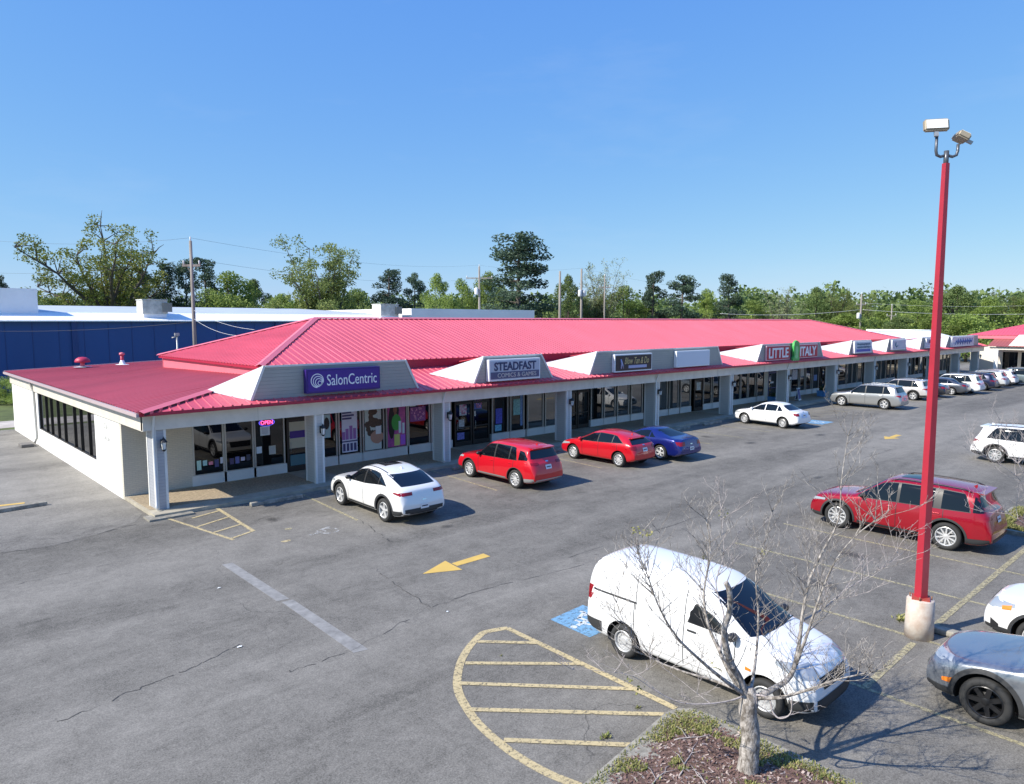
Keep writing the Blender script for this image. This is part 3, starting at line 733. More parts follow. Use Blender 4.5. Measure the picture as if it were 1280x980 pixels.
# ------------------------------------------------------------------ signs
def sign_box(name,x0,x1,z0,z1,facemat,label,framemat=None,depth=.22):
    t=empty(name,((x0+x1)/2,24.86,(z0+z1)/2),0,label,'shop sign')
    w=(x1-x0)/2;h=(z1-z0)/2
    boxobj('cabinet',(-w,-depth,-h),(w,0,h),framemat or M['sill'],t,.015)
    boxobj('sign_face',(-w+.07,-depth-.012,-h+.07),(w-.07,-depth-.003,h-.07),facemat,t)
    return t,w,h,-depth-.018
white=mat('sign_white',(.85,.85,.86),.5)
purple=mat('sign_purple',(.055,.015,.24),.4)
t,w,h,yy=sign_box('shop_sign',12.42,15.62,3.62,4.52,purple,'purple shop sign with round swirl and white name on the first grey gable',mat('purple_cabinet',(.04,.012,.18),.4))
text_mesh('SalonCentric',.5,white,'lettering',t,onfront(.33,yy,0.02),.01,width=2.18,height=.42)
q=MB()
def ring(q,cx,cz,r0,r1,y,a0=0,a1=360,n=20,m=None):
    for i in range(n):
        s0=R(a0+(a1-a0)*i/n); s1=R(a0+(a1-a0)*(i+1)/n)
        q.poly([(cx+r0*math.cos(s0),y,cz+r0*math.sin(s0)),(cx+r1*math.cos(s0),y,cz+r1*math.sin(s0)),(cx+r1*math.cos(s1),y,cz+r1*math.sin(s1)),(cx+r0*math.cos(s1),y,cz+r0*math.sin(s1))],m)
ring(q,-1.16,.02,.235,.27,yy,-20,270); ring(q,-1.13,-.01,.18,.21,yy,-40,290); ring(q,-1.10,-.04,.125,.155,yy,-60,300); ring(q,-1.06,-.07,.06,.09,yy,0,360); q.build('swirl_emblem',white,t)
face2=mat('sign_pale_blue',(.50,.53,.60),.5)
t,w,h,yy=sign_box('shop_sign',21.42,24.72,3.56,4.56,face2,'pale cabinet sign with large dark serif capitals on the narrow second gable',white)
text_mesh('STEADFAST',.5,mat('navy_ink',(.03,.04,.12),.5),'lettering',t,onfront(0,yy,.17),.012,width=2.7,height=.40,bold=.012)
boxobj('lower_band',(-w+.09,yy-.002,-h+.10),(w-.09,yy+.004,-.08),mat('band_navy',(.10,.10,.19),.5),t)
text_mesh('COMICS & GAMES',.3,mat('cream_ink',(.66,.60,.55),.5),'lettering',t,onfront(.1,yy-.01,-.24),.006,width=2.5,height=.2)
t,w,h,yy=sign_box('shop_sign',30.44,33.8,3.54,4.52,mat('sign_black',(.012,.012,.025),.3),'black cabinet sign with gold script on the long third gable',white)
text_mesh('Blow Tan & Do',.4,mat('gold_ink',(.62,.48,.22),.4),'lettering',t,onfront(.25,yy,.12),.008,width=2.2,height=.36,shear=.35)
boxobj('lower_band',(-.5,yy-.004,-.30),(1.15,yy+.002,-.14),mat('lilac_ink',(.42,.42,.62),.5),t)
q=MB(); q.tube([(-1.15,yy,-.3),(-1.1,yy,.0),(-1.18,yy,.22)],[.05,.07,.04],n=6); q.tube([(-1.1,yy,.05),(-.98,yy,-.1),(-.95,yy,-.3)],.025,n=5); q.build('figure_emblem',MATS['lilac_ink'],t)
sign_box('shop_sign',36.25,39.85,3.56,4.54,mat('sign_blank',(.60,.66,.74),.35),'blank pale blue cabinet sign with no lettering right of the black and gold sign',white)
redf=mat('sign_red',(.50,.012,.04),.45)
t,w,h,yy=sign_box('shop_sign',47.3,50.85,3.53,4.60,redf,'red sign panel reading LITTLE left of the green boot shape',mat('sign_rose',(.72,.45,.48),.5),.12)
text_mesh('LITTLE',.6,white,'lettering',t,onfront(0,yy,0),.02,width=2.9,height=.72,bold=.015)
t,w,h,yy=sign_box('shop_sign',52.05,55.4,3.55,4.60,redf,'red sign panel reading ITALY right of the green boot shape',MATS['sign_rose'],.12)
text_mesh('ITALY',.6,white,'lettering',t,onfront(0,yy,0),.02,width=2.7,height=.72,bold=.015)
t=empty('shop_sign',(51.45,24.7,3.95),0,'rounded green boot shaped sign between the two red panels','shop sign')
q=MB(); pts=[(-.42,.55),(-.35,.85),(0,.98),(.38,.85),(.50,.4),(.42,-.1),(.5,-.45),(.3,-.72),(-.1,-.70),(-.5,-.62),(-.48,-.35),(-.3,-.15),(-.42,.2)]
q.prism([V((a,0,b)) for a,b in pts],(0,-.16,0)); q.build('panel',mat('sign_green',(.06,.42,.09),.45),t)
q=MB(); q.prism([V((a*.45,-.162,b*.55+.02)) for a,b in pts],(0,-.01,0)); q.build('boot_shape',mat('sign_green_light',(.25,.6,.25),.45),t)
t,w,h,yy=sign_box('shop_sign',62.2,65.85,3.62,4.62,mat('sign_ice',(.56,.63,.70),.5),'pale sign with two dark teal text lines over a blue band on the fifth gable',white)
M['teal']=mat('teal_ink',(.03,.13,.22),.5)
for z,wd in ((.25,1.35),(0.0,1.35)):
    q=MB(); x=-wd
    while x<wd: 
        l=rnd.uniform(.12,.22); q.box((x,yy-.006,z-.08*rnd.uniform(.7,1.2)),(x+l,yy,z+.08*rnd.uniform(.7,1.2))); x+=l+.05
    q.build('lettering',M['teal'],t)
boxobj('lower_band',(-1.5,yy-.006,-.38),(1.5,yy,-.16),mat('sign_blue',(.02,.07,.42),.5),t)
t,w,h,yy=sign_box('shop_sign',70.65,74.1,3.68,4.62,mat('sign_steel',(.42,.48,.58),.4),'steel blue sign with one hooked white mark on the small sixth gable',white)
q=MB(); q.tube([(-.9,yy,.25),(-.95,yy,-.05),(-.7,yy,-.2),(-.4,yy,-.1)],.05,n=5); q.build('hook_mark',M['teal'],t)
t,w,h,yy=sign_box('shop_sign',79.9,83.4,3.62,4.6,mat('sign_lilac',(.50,.48,.60),.5),'white cabinet sign with dark blocks partly behind the red lamp pole',white)
q=MB(); q.box((-1.2,yy-.006,0),(-.4,yy,.3)); q.box((-.2,yy-.006,-.3),(.9,yy,-.05)); q.build('lettering',MATS['navy_ink'],t)
t,w,h,yy=sign_box('shop_sign',88.0,96.0,3.55,4.66,mat('sign_mist',(.45,.50,.62),.4),'wide blue and white brushed sign on the last long gable',white)
q=MB(); 
for i in range(7): q.tube([(-2.9+i*.85,yy,-.3),(-2.5+i*.85,yy,.1),(-2.1+i*.85,yy,-.15),(-1.9+i*.85,yy,.3)],.06,n=4)
q.build('brush_lettering',mat('brush_ink',(.12,.15,.40),.5),t)

# ------------------------------------------------------------------ lanterns on the columns
def lantern_proto(x,y,z,label):
    t=empty('wall_lantern',(x,y,z),0,label,'lantern','black lanterns on the arcade columns')
    q=MB(); q.box((-.05,-.01,-.10),(.05,.02,.18)); q.tube([(0,0,.1),(0,-.08,.22),(0,-.14,.18)],.012,n=5); q.tube([(0,0,-.05),(0,-.1,-.1),(0,-.14,-.12)],.01,n=5); q.build('bracket',M['black'],t)
    q=MB(); q.lathe([(.0,.30),(.015,.26),(.04,.22),(.11,.12),(.12,.10),(.02,.10)],n=8,org=(0,-.15,0),smooth=False); q.lathe([(.07,-.14),(.05,-.18),(.0,-.22)],n=8,org=(0,-.15,0),smooth=False)
    for k in range(4):
        a=R(45+90*k); q.tube([(.098*math.cos(a),-.15+.098*math.sin(a),.11),(.065*math.cos(a),-.15+.065*math.sin(a),-.15)],.008,n=4)
    q.build('lantern_frame',M['black'],t)
    q=MB(); q.lathe([(.085,.10),(.055,-.14)],n=8,org=(0,-.15,0),smooth=False); q.build('lantern_glass',M['lampglass'],t)
    return t
LN=['lantern on the corner column at the left end of the arcade','lantern on the column right of the first shop door','lantern on the column right of the tall hair posters','lantern on the column behind the bright red suv and hatchback','lantern on the column above the blue coupe','lantern on the column behind the nose of the white sedan','lantern on the column under the green boot sign','lantern on the column beside the blue planter and silver suv','lantern on the column above the silver suv roof','lantern on the column between silver and pearl suvs','lantern on the column just right of the red lamp pole','lantern on the second last arcade column','lantern on the last column at the inner corner']
lp=None
for i,x in enumerate(COLX):
    if i==0: lp=lantern_proto(x+.24,24.83,2.28,'black '+LN[0]); continue
    c=copy_tree(lp); c.location=(x+.24,24.83,2.16); c['label']='black '+LN[i]

# ------------------------------------------------------------------ posters and window signs
def card(name,x0,x1,z0,z1,m,label,cat='poster',y=YF+.018,deco=None):
    t=empty(name,((x0+x1)/2,y,(z0+z1)/2),0,label,cat)
    w=(x1-x0)/2;h=(z1-z0)/2
    boxobj('sheet',(-w,-.004,-h),(w,.002,h),m,t)
    if deco: deco(t,w,h)
    return t
def pm(n,c,r=.5,**k): return mat('poster_'+n,tuple(min(.9,x*1.35) for x in c),r,**k)
def ell(q,cx,cz,rx,rz,y,n=16,jit=0):
    q.poly([(cx+rx*math.cos(2*math.pi*i/n)*(1+rnd.uniform(-jit,jit)),y,cz+rz*math.sin(2*math.pi*i/n)*(1+rnd.uniform(-jit,jit))) for i in range(n)])
def deco_bottles(t,w,h):
    q=MB()
    for i,(x,hh) in enumerate(((-.30,.35),(-.13,.48),(.06,.60),(.24,.48))): q.box((x-.075,-.010,-.45),(x+.075,-.006,-.45+hh))
    q.build('bottle_print',pm('mauve',(.30,.12,.34)),t)
    q=MB()
    for i in range(3): q.box((-.36,-.010,.70-.13*i),(.1+.12*(i%2),-.006,.78-.13*i))
    for i in range(4): q.box((-.34+.18*i,-.010,-.95),(-.22+.18*i,-.006,-.62))
    q.box((-.4,-.010,-.56),(.4,-.006,-.50)); q.build('print',pm('ink',(.06,.05,.14)),t)
card('poster',15.52,16.28,.60,2.62,pm('lavender',(.62,.58,.72)),'pale lavender poster with a row of purple bottles in the shop window',deco=deco_bottles)
def deco_curls(t,w,h):
    q=MB(); 
    r=random.Random(5)
    for i in range(26):
        a=r.uniform(0,6.28); rr=r.uniform(0,.42); ell(q,rr*math.cos(a)-.03,.12+rr*1.25*math.sin(a),.13,.15,-.008-.0004*i,9,.2)
    q.build('hair_print',pm('hair',(.045,.028,.018),var=.6,vscale=14,col2=(.16,.09,.05)),t)
    q=MB(); ell(q,.18,-.55,.34,.3,-.022,14,.05); q.build('shoulder_print',pm('skin',(.42,.22,.15)),t)
    q=MB(); q.box((.12,-.030,-.42),(.40,-.026,-.06)); q.build('bottle_print',pm('cream',(.66,.64,.62)),t)
card('poster',16.66,17.52,.56,2.78,pm('stone',(.50,.52,.47)),'poster of a person with a big dark curly hairdo seen between two mullions',deco=deco_curls)
def deco_green(t,w,h):
    q=MB(); ell(q,-.1,.55,.24,.42,-.008); ell(q,-.28,-.0,.18,.75,-.009); q.build('hair_print',pm('black',(.015,.01,.012)),t)
    q=MB(); ell(q,-.08,.60,.11,.17,-.012); q.box((-.14,-.013,.2),(.0,-.012,.45)); q.build('face_print',pm('brown',(.22,.10,.06)),t)
    q=MB(); ell(q,-.02,.0,.26,.38,-.014); q.build('dress_print',pm('green',(.05,.30,.05)),t)
    q=MB(); q.box((.10,-.018,-.5),(.24,-.016,.05)); q.box((.3,-.018,-.55),(.42,-.016,-.05)); q.build('bottle_print',pm('paleblue',(.55,.62,.66)),t)
    q=MB(); q.box((-.15,-.020,-1.08),(.15,-.018,-.55)); q.build('yellow_print',pm('yellow',(.55,.55,.15)),t)
    q=MB(); q.box((.2,-.020,-1.05),(w-.03,-.018,-.6)); q.build('violet_print',pm('violet',(.38,.10,.55)),t)
card('poster',17.86,18.83,.56,2.80,pm('pink',(.62,.13,.30),var=.3,vscale=2,col2=(.35,.05,.30)),'bright pink poster of a long haired person in a green top',deco=deco_green)
def deco_blobs(t,w,h):
    q=MB(); r=random.Random(3)
    for i in range(30): 
        x=r.uniform(-w*.9,w*.8);z=r.uniform(-h*.85,h*.8); q.box((x,-.008,z),(x+r.uniform(.04,.1),-.005,z+r.uniform(.03,.1)))
    q.build('print',pm('rose',(.62,.25,.42)),t)
card('poster',19.1,19.98,1.62,2.30,pm('plum',(.22,.05,.20)),'small magenta patterned placard hanging in the fifth window of the hair shop',deco=deco_blobs)
card('poster',19.08,19.42,2.34,2.82,pm('grey',(.48,.48,.45)),'small grey portrait card above the magenta placard')
def deco_face(t,w,h):
    q=MB(); ell(q,0,.12,.13,.26,-.008); q.build('portrait_print',pm('black',(.02,.01,.01)),t)
card('poster',14.62,14.98,1.35,2.35,pm('teal',(.36,.48,.50)),'narrow teal portrait poster just right of the second column',deco=deco_face)
def deco_lines(t,w,h):
    for i in range(6): boxobj('text_line',(-w*.7,-.008,h*.6-i*h*.24),(w*.6,-.005,h*.68-i*h*.24),pm('midgrey',(.25,.27,.34)),t)
card('notice',11.88,12.28,1.75,2.12,pm('paper',(.55,.62,.70)),'white paper notice under the pink neon sign','notice',deco=deco_lines)
card('notice',11.70,11.92,1.05,1.32,pm('paper',(.55,.62,.70)),'small white paper taped low on the glass left of the door','notice')
card('notice',12.22,12.5,.95,1.3,pm('paper2',(.42,.42,.38)),'grey paper notice low on the glass beside the door','notice',deco=deco_lines)
# merchandise behind the first windows
t=empty('display_shelf',(10.3,YF+.015,.8),0,'low shelf display of teal pink and white boxes in the first shop windows','shelf display')
for i in range(9):
    c=[(.35,.55,.50),(.30,.50,.50),(.60,.20,.28),(.06,.06,.16),(.5,.5,.55),(.07,.05,.12),(.12,.12,.3),(.45,.4,.5),(.05,.05,.08)][i]
    x=-.92+i*.22+(.14 if i>4 else 0); boxobj('carton',(x,-.004,-.02+rnd.uniform(-.08,.08)),(x+.16,.0,.22+rnd.uniform(-.05,.08)),pm('c%d'%i,c),t)
# neon OPEN
t=empty('neon_sign',(12.15,YF+.01,2.27),0,'small pink neon OPEN sign glowing in the window beside the first door','neon sign')
text_mesh('OPEN',.2,mat('neon_pink',(.9,.1,.3),.5,emit=(1,.08,.28),estr=2.2),'lettering',t,onfront(0,-.02,0),.004,width=.5,height=.16,bold=.004)
q=MB(); ring(q,0,0,.30,.33,0,0,360,24)
for v in q.bm.verts: v.co.z*=.45; v.co.y-=.02
q.build('neon_ring',mat('neon_blue',(.1,.1,.6),.5,emit=(.12,.1,.9),estr=1.2),t)
card('door_blind',13.10,13.92,1.02,2.18,pm('blind',(.42,.38,.28)),'beige blind behind the glass of the first shop door','blind',y=YF+.017,deco=lambda t,w,h:boxobj('slat_gap',(-w,-.008,-.02),(w,-.005,.03),M['bronze'],t))
card('door_decal',13.12,13.9,1.5,1.80,purple,'purple band decal across the glass of the first shop door','decal',y=YF+.006)
card('door_decal',13.12,13.9,.36,.8,pm('teal2',(.06,.14,.16)),'dark teal band low on the glass of the first shop door','decal',y=YF+.016)
# game shop posters
r=random.Random(11)
gl=[('white character sheet poster',22.05,22.5,1.65,2.2,(.50,.52,.55)),('blue swirled poster',23.0,23.5,1.9,2.4,(.10,.13,.40)),('grey figure poster',22.0,22.35,1.0,1.45,(.40,.42,.42)),('small violet poster',21.9,22.35,.45,.8,(.14,.15,.42)),('green and teal notice board',25.7,26.2,1.35,2.2,(.20,.42,.40)),('blue mascot banner',24.45,24.9,1.0,1.8,(.07,.08,.45)),('bright blue square placard',24.4,24.85,.62,.95,(.14,.40,.58)),('tall narrow blue banner',26.2,26.38,.75,2.5,(.12,.22,.42)),('white paper card',22.9,23.1,1.55,1.8,(.5,.5,.46))]
for n,x0,x1,z0,z1,c in gl:
    card('poster',x0,x1,z0,z1,pm(n.replace(' ','_'),c,var=.6,vscale=14),n+' stuck inside the dark second shop front behind the red suv',deco=deco_blobs if 'swirl' in n or 'character' in n else None)
for n,x0,x1,z0,z1,c in (('round white emblem decal on the glass door left of the fifth column window',43.1,43.6,1.55,2.1,(.45,.5,.5)),('small white notice on the dark blue restaurant door',53.6,54.1,1.4,1.55,(.6,.6,.6)),('blue sticker in the restaurant side window',61.3,61.9,1.2,1.7,(.1,.2,.42)),('white floral sheet in the first window past the blue door',57.3,58.2,1.5,2.3,(.5,.5,.55)),('white floral sheet in the second window past the blue door',58.75,59.4,1.7,2.4,(.52,.52,.5))):
    card('window_decal',x0,x1,z0,z1,pm('d%d'%int(x0*10),c,var=.4,vscale=10),n,'decal')

# ------------------------------------------------------------------ arcade furniture
def planter(x,y,label):
    t=empty('planter_box',(x,y,.126),0,label,'planter','blue planter boxes outside the restaurant')
    q=MB(); q.prism([V((-.42,-.28,0)),V((.42,-.28,0)),V((.5,-.33,.42)),V((-.5,-.33,.42))],(0,.6,0)); q.box((-.53,-.37,.42),(.53,.32,.47)); q.build('box',mat('planter_blue',(.10,.30,.62),.5),t)
    q=MB(); r=random.Random(int(x)); 
    for i in range(260):
        a=V((r.gauss(0,.22),r.gauss(0,.12),.47+abs(r.gauss(0,.16)))); d=V((r.uniform(-1,1),r.uniform(-1,1),r.uniform(-.3,1))).normalized()*.07; e=d.cross(V((0,0,1)))*.5
        q.poly([a-d,a+e,a+d,a-e])
    q.build('plant',M['leaf_dark'],t,recalc=False); return t
planter(51.7,26.3,'blue planter box beside the blue restaurant door'); planter(59.3,25.9,'blue planter box next to the nose of the silver suv')
t=empty('sandwich_board',(54.4,25.7,.126),R(10),'white framed sandwich board on the walkway past the green sign column','sandwich board')
for s in (-1,1):
    q=MB(); mt=Matrix.Rotation(R(12*s),4,'X'); q.box((-.33,-.02+s*.16,0),(.33,.0+s*.16,1.0),None,mt); q.build('board',M['sill'],t)
    q=MB(); q.box((-.27,-.026+s*.16,.12),(.27,-.021+s*.16,.92),None,mt); q.build('panel',M['blue_dark'],t)
def wheel_stop(x,y,label,rz=0):
    t=tag(None or MB_stop(x,y,rz),label,'wheel stop','concrete wheel stops along the shops')
    return t
def MB_stop(x,y,rz):
    q=MB(); pts=[V((-.95,-.10,0)),V((-.95,.10,0)),V((-.95,.07,.13)),V((-.95,-.07,.13))]
    q.prism(pts,(1.9,0,0)); bmesh.ops.bevel(q.bm,geom=list(q.bm.edges),offset=.015,segments=1,affect='EDGES')
    o=q.build('wheel_stop',M['kerb'],None,loc=(x,y,.004)); o.rotation_euler=(0,0,rz); return o
for x,y,l,rz in ((10.7,23.68,'pale concrete wheel stop in the empty bay left of the white suv',0),(13.6,23.7,'wheel stop in front of the white coupe suv',.02),(19.5,23.7,'wheel stop in front of the nearer red suv',-.02),(25.4,23.7,'wheel stop in front of the red hatchback',0),(31.4,23.75,'wheel stop in the empty bay just right of the blue coupe',.01),(35.4,23.75,'wheel stop in the second empty bay right of the blue coupe',0),(38.9,23.75,'wheel stop in the empty bay left of the white sedan',-.01),(3.75,28.6,'grey wheel stop lying on the side drive at the left edge',R(5))):
    wheel_stop(x,y,l,rz)
tag(strip_dummy:=sheet('drive_line',[(3.3,29.55),(4.15,29.4),(4.2,29.6),(3.4,29.75)],.010,M['yellow_new'],drive))
t=tag(boxobj('splash_block',(6.05,42.6,.004),(6.6,43.5,.16),mat('dark_block',(.16,.15,.14),.9),None,.03),'dark splash block under the side downspout','splash block')

# ------------------------------------------------------------------ wing at the right
wing=empty('corner_wing',(101,20,0),0,'cream shop wing closing the far right end of the lot under a red hip roof','building')
WO=V((101,20,0))
def wp(name,mb,m=None,sub=None,**k):
    o=mb.build(name,m,**k); o.parent=sub or wing
    if not sub: o.location=-WO
    return o
M['cream']=mat('cream_paint',(.74,.70,.62),.6)
q=MB(); q.box((104,-30,0),(104.2,27,3.3)); wp('wall',q,M['cream'])
q=MB(); q.box((101.3,-30,2.95),(101.5,24.3,3.25)); wp('beam',q,M['cream'])
for y in (23.6,17.5,11.5):
    q=MB(); q.box((101.25,y-.2,.1),(101.6,y+.2,2.95)); wp('column',q,M['gable_white'])
for i in range(9):
    y=23.6-i*1.9
    f=MB(); f.box((103.93,y-1.75,.4),(103.99,y-1.65,2.7)); f.box((103.93,y-.1,.4),(103.99,y,2.7)); f.box((103.93,y-1.65,2.62),(103.99,y-.1,2.7)); f.box((103.93,y-1.65,.4),(103.99,y-.1,.48)); fo=wp('window',f,M['cream'])
    g=MB(); g.box((103.95,y-1.65,.48),(103.97,y-.1,2.62)); g.build('pane',M['shopglass'],fo)
def wr(y): return V((101.0,y,3.35)),V((104.2,y,4.2))
o=ribbed('canopy_roof',wr,-30,24.5,mat('brown_red_roof',(.33,.09,.08),.5),parent=wing); o.location=-WO
def wu(y):
    t=min(1,max(0,(27.5-y)/9.0)); return V((104.0,y,4.62)),V((104+8*t,y,4.62+2.4*t))
o=ribbed('upper_roof',wu,-30,27.5,M['roofred'],parent=wing); o.location=-WO
q=MB(); q.box((104.05,-30,4.2),(104.1,27.5,4.6)); wp('fascia',q,M['roofpink'])
q=MB(); q.prism([V((101.3,15.0,3.45)),V((101.3,22.4,3.45)),V((101.3,21.4,4.75)),V((101.3,15.0,4.75))],(.1,0,0)); q.box((101.4,15.2,3.5),(103.8,21,4.7)); wp('sign_gable',q,M['gable_white'])
q=MB(); ell2=[(101.28,20.6+.16*math.cos(a),4.15+.13*math.sin(a)) for a in [i*.5 for i in range(12)]]; q.poly(ell2); q.box((101.27,18.6,4.05),(101.29,19.9,4.25)); wp('red_mark',q,redf)

# ------------------------------------------------------------------ blue warehouse behind
wh=empty('warehouse',(10,75,0),0,'long blue metal warehouse with a white roof edge behind the strip mall','warehouse')
HO=V((10,75,0))
def hp(name,mb,m=None,sub=None,**k):
    o=mb.build(name,m,**k); o.parent=sub or wh
    if not sub: o.location=-HO
    return o
q=MB(); q.box((-60,75,-.03),(74,75.3,6.35)); hp('wall',q,M['blue_wall'])
q=MB()
for x in range(-58,74,2): q.box((x,74.97,0),(x+.04,75.0,6.3))
hp('wall_rib',q,M['blue_dark'])
q=MB(); q.box((15.0,74.8,0),(15.4,74.96,6.3)); hp('downspout',q,M['blue_dark'])
q=MB(); q.box((34.3,74.8,0),(34.45,74.96,6.3)); hp('downspout',q,M['blue_dark'])
q=MB(); q.prism([V((-60,74.6,6.30)),V((-60,74.6,6.40)),V((-60,77.4,7.14)),V((-60,77.4,6.30))],(110,0,0)); hp('roof_edge',q,M['metal_white'])
q=MB(); q.prism([V((-60,77.4,7.12)),V((-60,105,8.3)),V((-60,105,6.0)),V((-60,77.4,6.0))],(112,0,0)); hp('roof',q,M['metal_grey'])
q=MB(); q.box((52.3,75,0),(74,100,7.95)); hp('wall',q,M['metal_white'])
q=MB(); q.box((-60,77,6.9),(12.9,95,9.25)); hp('upper_block',q,M['metal_white'])
def hvac(x,y,z,label,w=2.0):
    t=empty('rooftop_unit',(x,y,z),0,label,'air conditioner')
    boxobj('housing',(-w/2,-1,0),(w/2,1,1.35),M['hvac'],t,.04); boxobj('intake_hood',(w/2-.5,-1.25,.2),(w/2+.35,-1.0,1.1),mat('hvac_dark',(.28,.26,.23),.7),t)
    boxobj('top_panel',(-w/2-.05,-1.05,1.35),(w/2+.05,1.05,1.42),mat('hvac_pale',(.66,.65,.62),.6),t)
    q=MB(); q.lathe([(.0,1.50),(.35,1.50),(.38,1.43)],n=12); q.build('fan_guard',M['hub'],t)
    boxobj('curb',(-w/2+.1,-.9,-.35),(w/2-.1,.9,0),M['metal_white'],t)
p=far(195,390,66); hvac(22.4,76.6,7.05,'beige rooftop unit on the warehouse behind the low red roof',2.3)
hvac(49.5,76.6,7.05,'beige rooftop unit on the warehouse right of the big olive tree',2.6)

# ------------------------------------------------------------------ vehicles
def pl(tab,t):
    if t<=tab[0][0]: return tab[0][1]
    for (a,va),(b,vb) in zip(tab,tab[1:]):
        if t<=b: return va+(vb-va)*((t-a)/(b-a) if b>a else 0)
    return tab[-1][1]
def sm(x): x=max(0,min(1,x)); return x*x*(3-2*x)
WHEELS={}
def wheel_meshes(r,style):
    key=(round(r,3),style)
    if key in WHEELS: return WHEELS[key]
    w=.115; rr=r*.70 if style!='steel' else r*.66
    q=MB(); q.lathe([(rr,-w*.8),(rr+.03,-w),(r-.02,-w*.9),(r,-w*.55),(r,w*.55),(r-.02,w*.9),(rr+.03,w),(rr,w*.82),(rr-.004,0)],n=32,axis='Y'); 
    for k in range(0): pass
    bmesh.ops.recalc_face_normals(q.bm,faces=q.bm.faces); ty=bpy.data.meshes.new('tyre'); q.bm.to_mesh(ty); q.bm.free(); ty.materials.append(M['tyre'])
    q=MB(); k='rimblack' if style=='black' else ('steelrim' if style=='steel' else 'rim')
    q.lathe([(rr,-w*.5),(rr,w*.80),(rr-.016,w*.88),(rr-.028,w*.78),(rr-.034,-w*.2)],M[k],n=32,axis='Y')
    q.lathe([(rr-.03,-w*.35),(.05,-w*.3)],M['hub'] if style!='steel' else M[k],n=24,axis='Y')
    ns={'five':5,'ten':10,'black':7,'two':10,'steel':0}[style]
    if ns:
        for s in range(ns):
            a=2*math.pi*s/ns+.3; 
            hw=.017 if ns>7 else .032
            if style=='two': a=2*math.pi*(s//2)/(ns/2)+(.16 if s%2 else -.16); hw=.018
            c,sn=math.cos(a),math.sin(a); rad=V((c,0,sn)); tan=V((-sn,0,c))
            r0,r1=.035,rr-.012
            pts=[rad*r0-tan*hw*1.25+V((0,w*.62,0)),rad*r0+tan*hw*1.25+V((0,w*.62,0)),rad*r1+tan*hw+V((0,w*.76,0)),rad*r1-tan*hw+V((0,w*.76,0))]
            q.prism(pts,(0,-.05,0),M[k])
        q.lathe([(.0,w*.70),(.045,w*.70),(.065,w*.62),(.065,w*.3)],M[k],n=12,axis='Y')
    else:
        q.lathe([(.0,w*.62),(.06,w*.62),(.075,w*.5),(.11,w*.42),(.16,w*.55),(rr-.03,w*.35),(rr-.015,w*.74)],M[k],n=28,axis='Y')
        for s in range(12):
            a=2*math.pi*s/12; q.box((-.013,w*.5,-.02),(.013,w*.565,.02),M['black'],Matrix.Rotation(a,4,'Y')@Matrix.Translation((rr-.075,0,0)))
    bmesh.ops.recalc_face_normals(q.bm,faces=q.bm.faces); rm=bpy.data.meshes.new('rim'); q.bm.to_mesh(rm); q.bm.free()
    rm.materials.append(M[k])
    if len(q.mats)>0:
        rm.materials.clear()
        for x in q.mats: rm.materials.append(x)
    if q.mats and q.mats[0]!=M[k]: pass
    rm.set_sharp_from_angle(angle=R(35))
    q=MB(); q.lathe([(0,-.02),(.13,-.02),(.13,.0),(0,.0)],n=20,axis='Y'); hb=bpy.data.meshes.new('wheel'); bmesh.ops.recalc_face_normals(q.bm,faces=q.bm.faces); q.bm.to_mesh(hb); q.bm.free(); hb.materials.append(M['hub'])
    WHEELS[key]=(hb,ty,rm); return WHEELS[key]

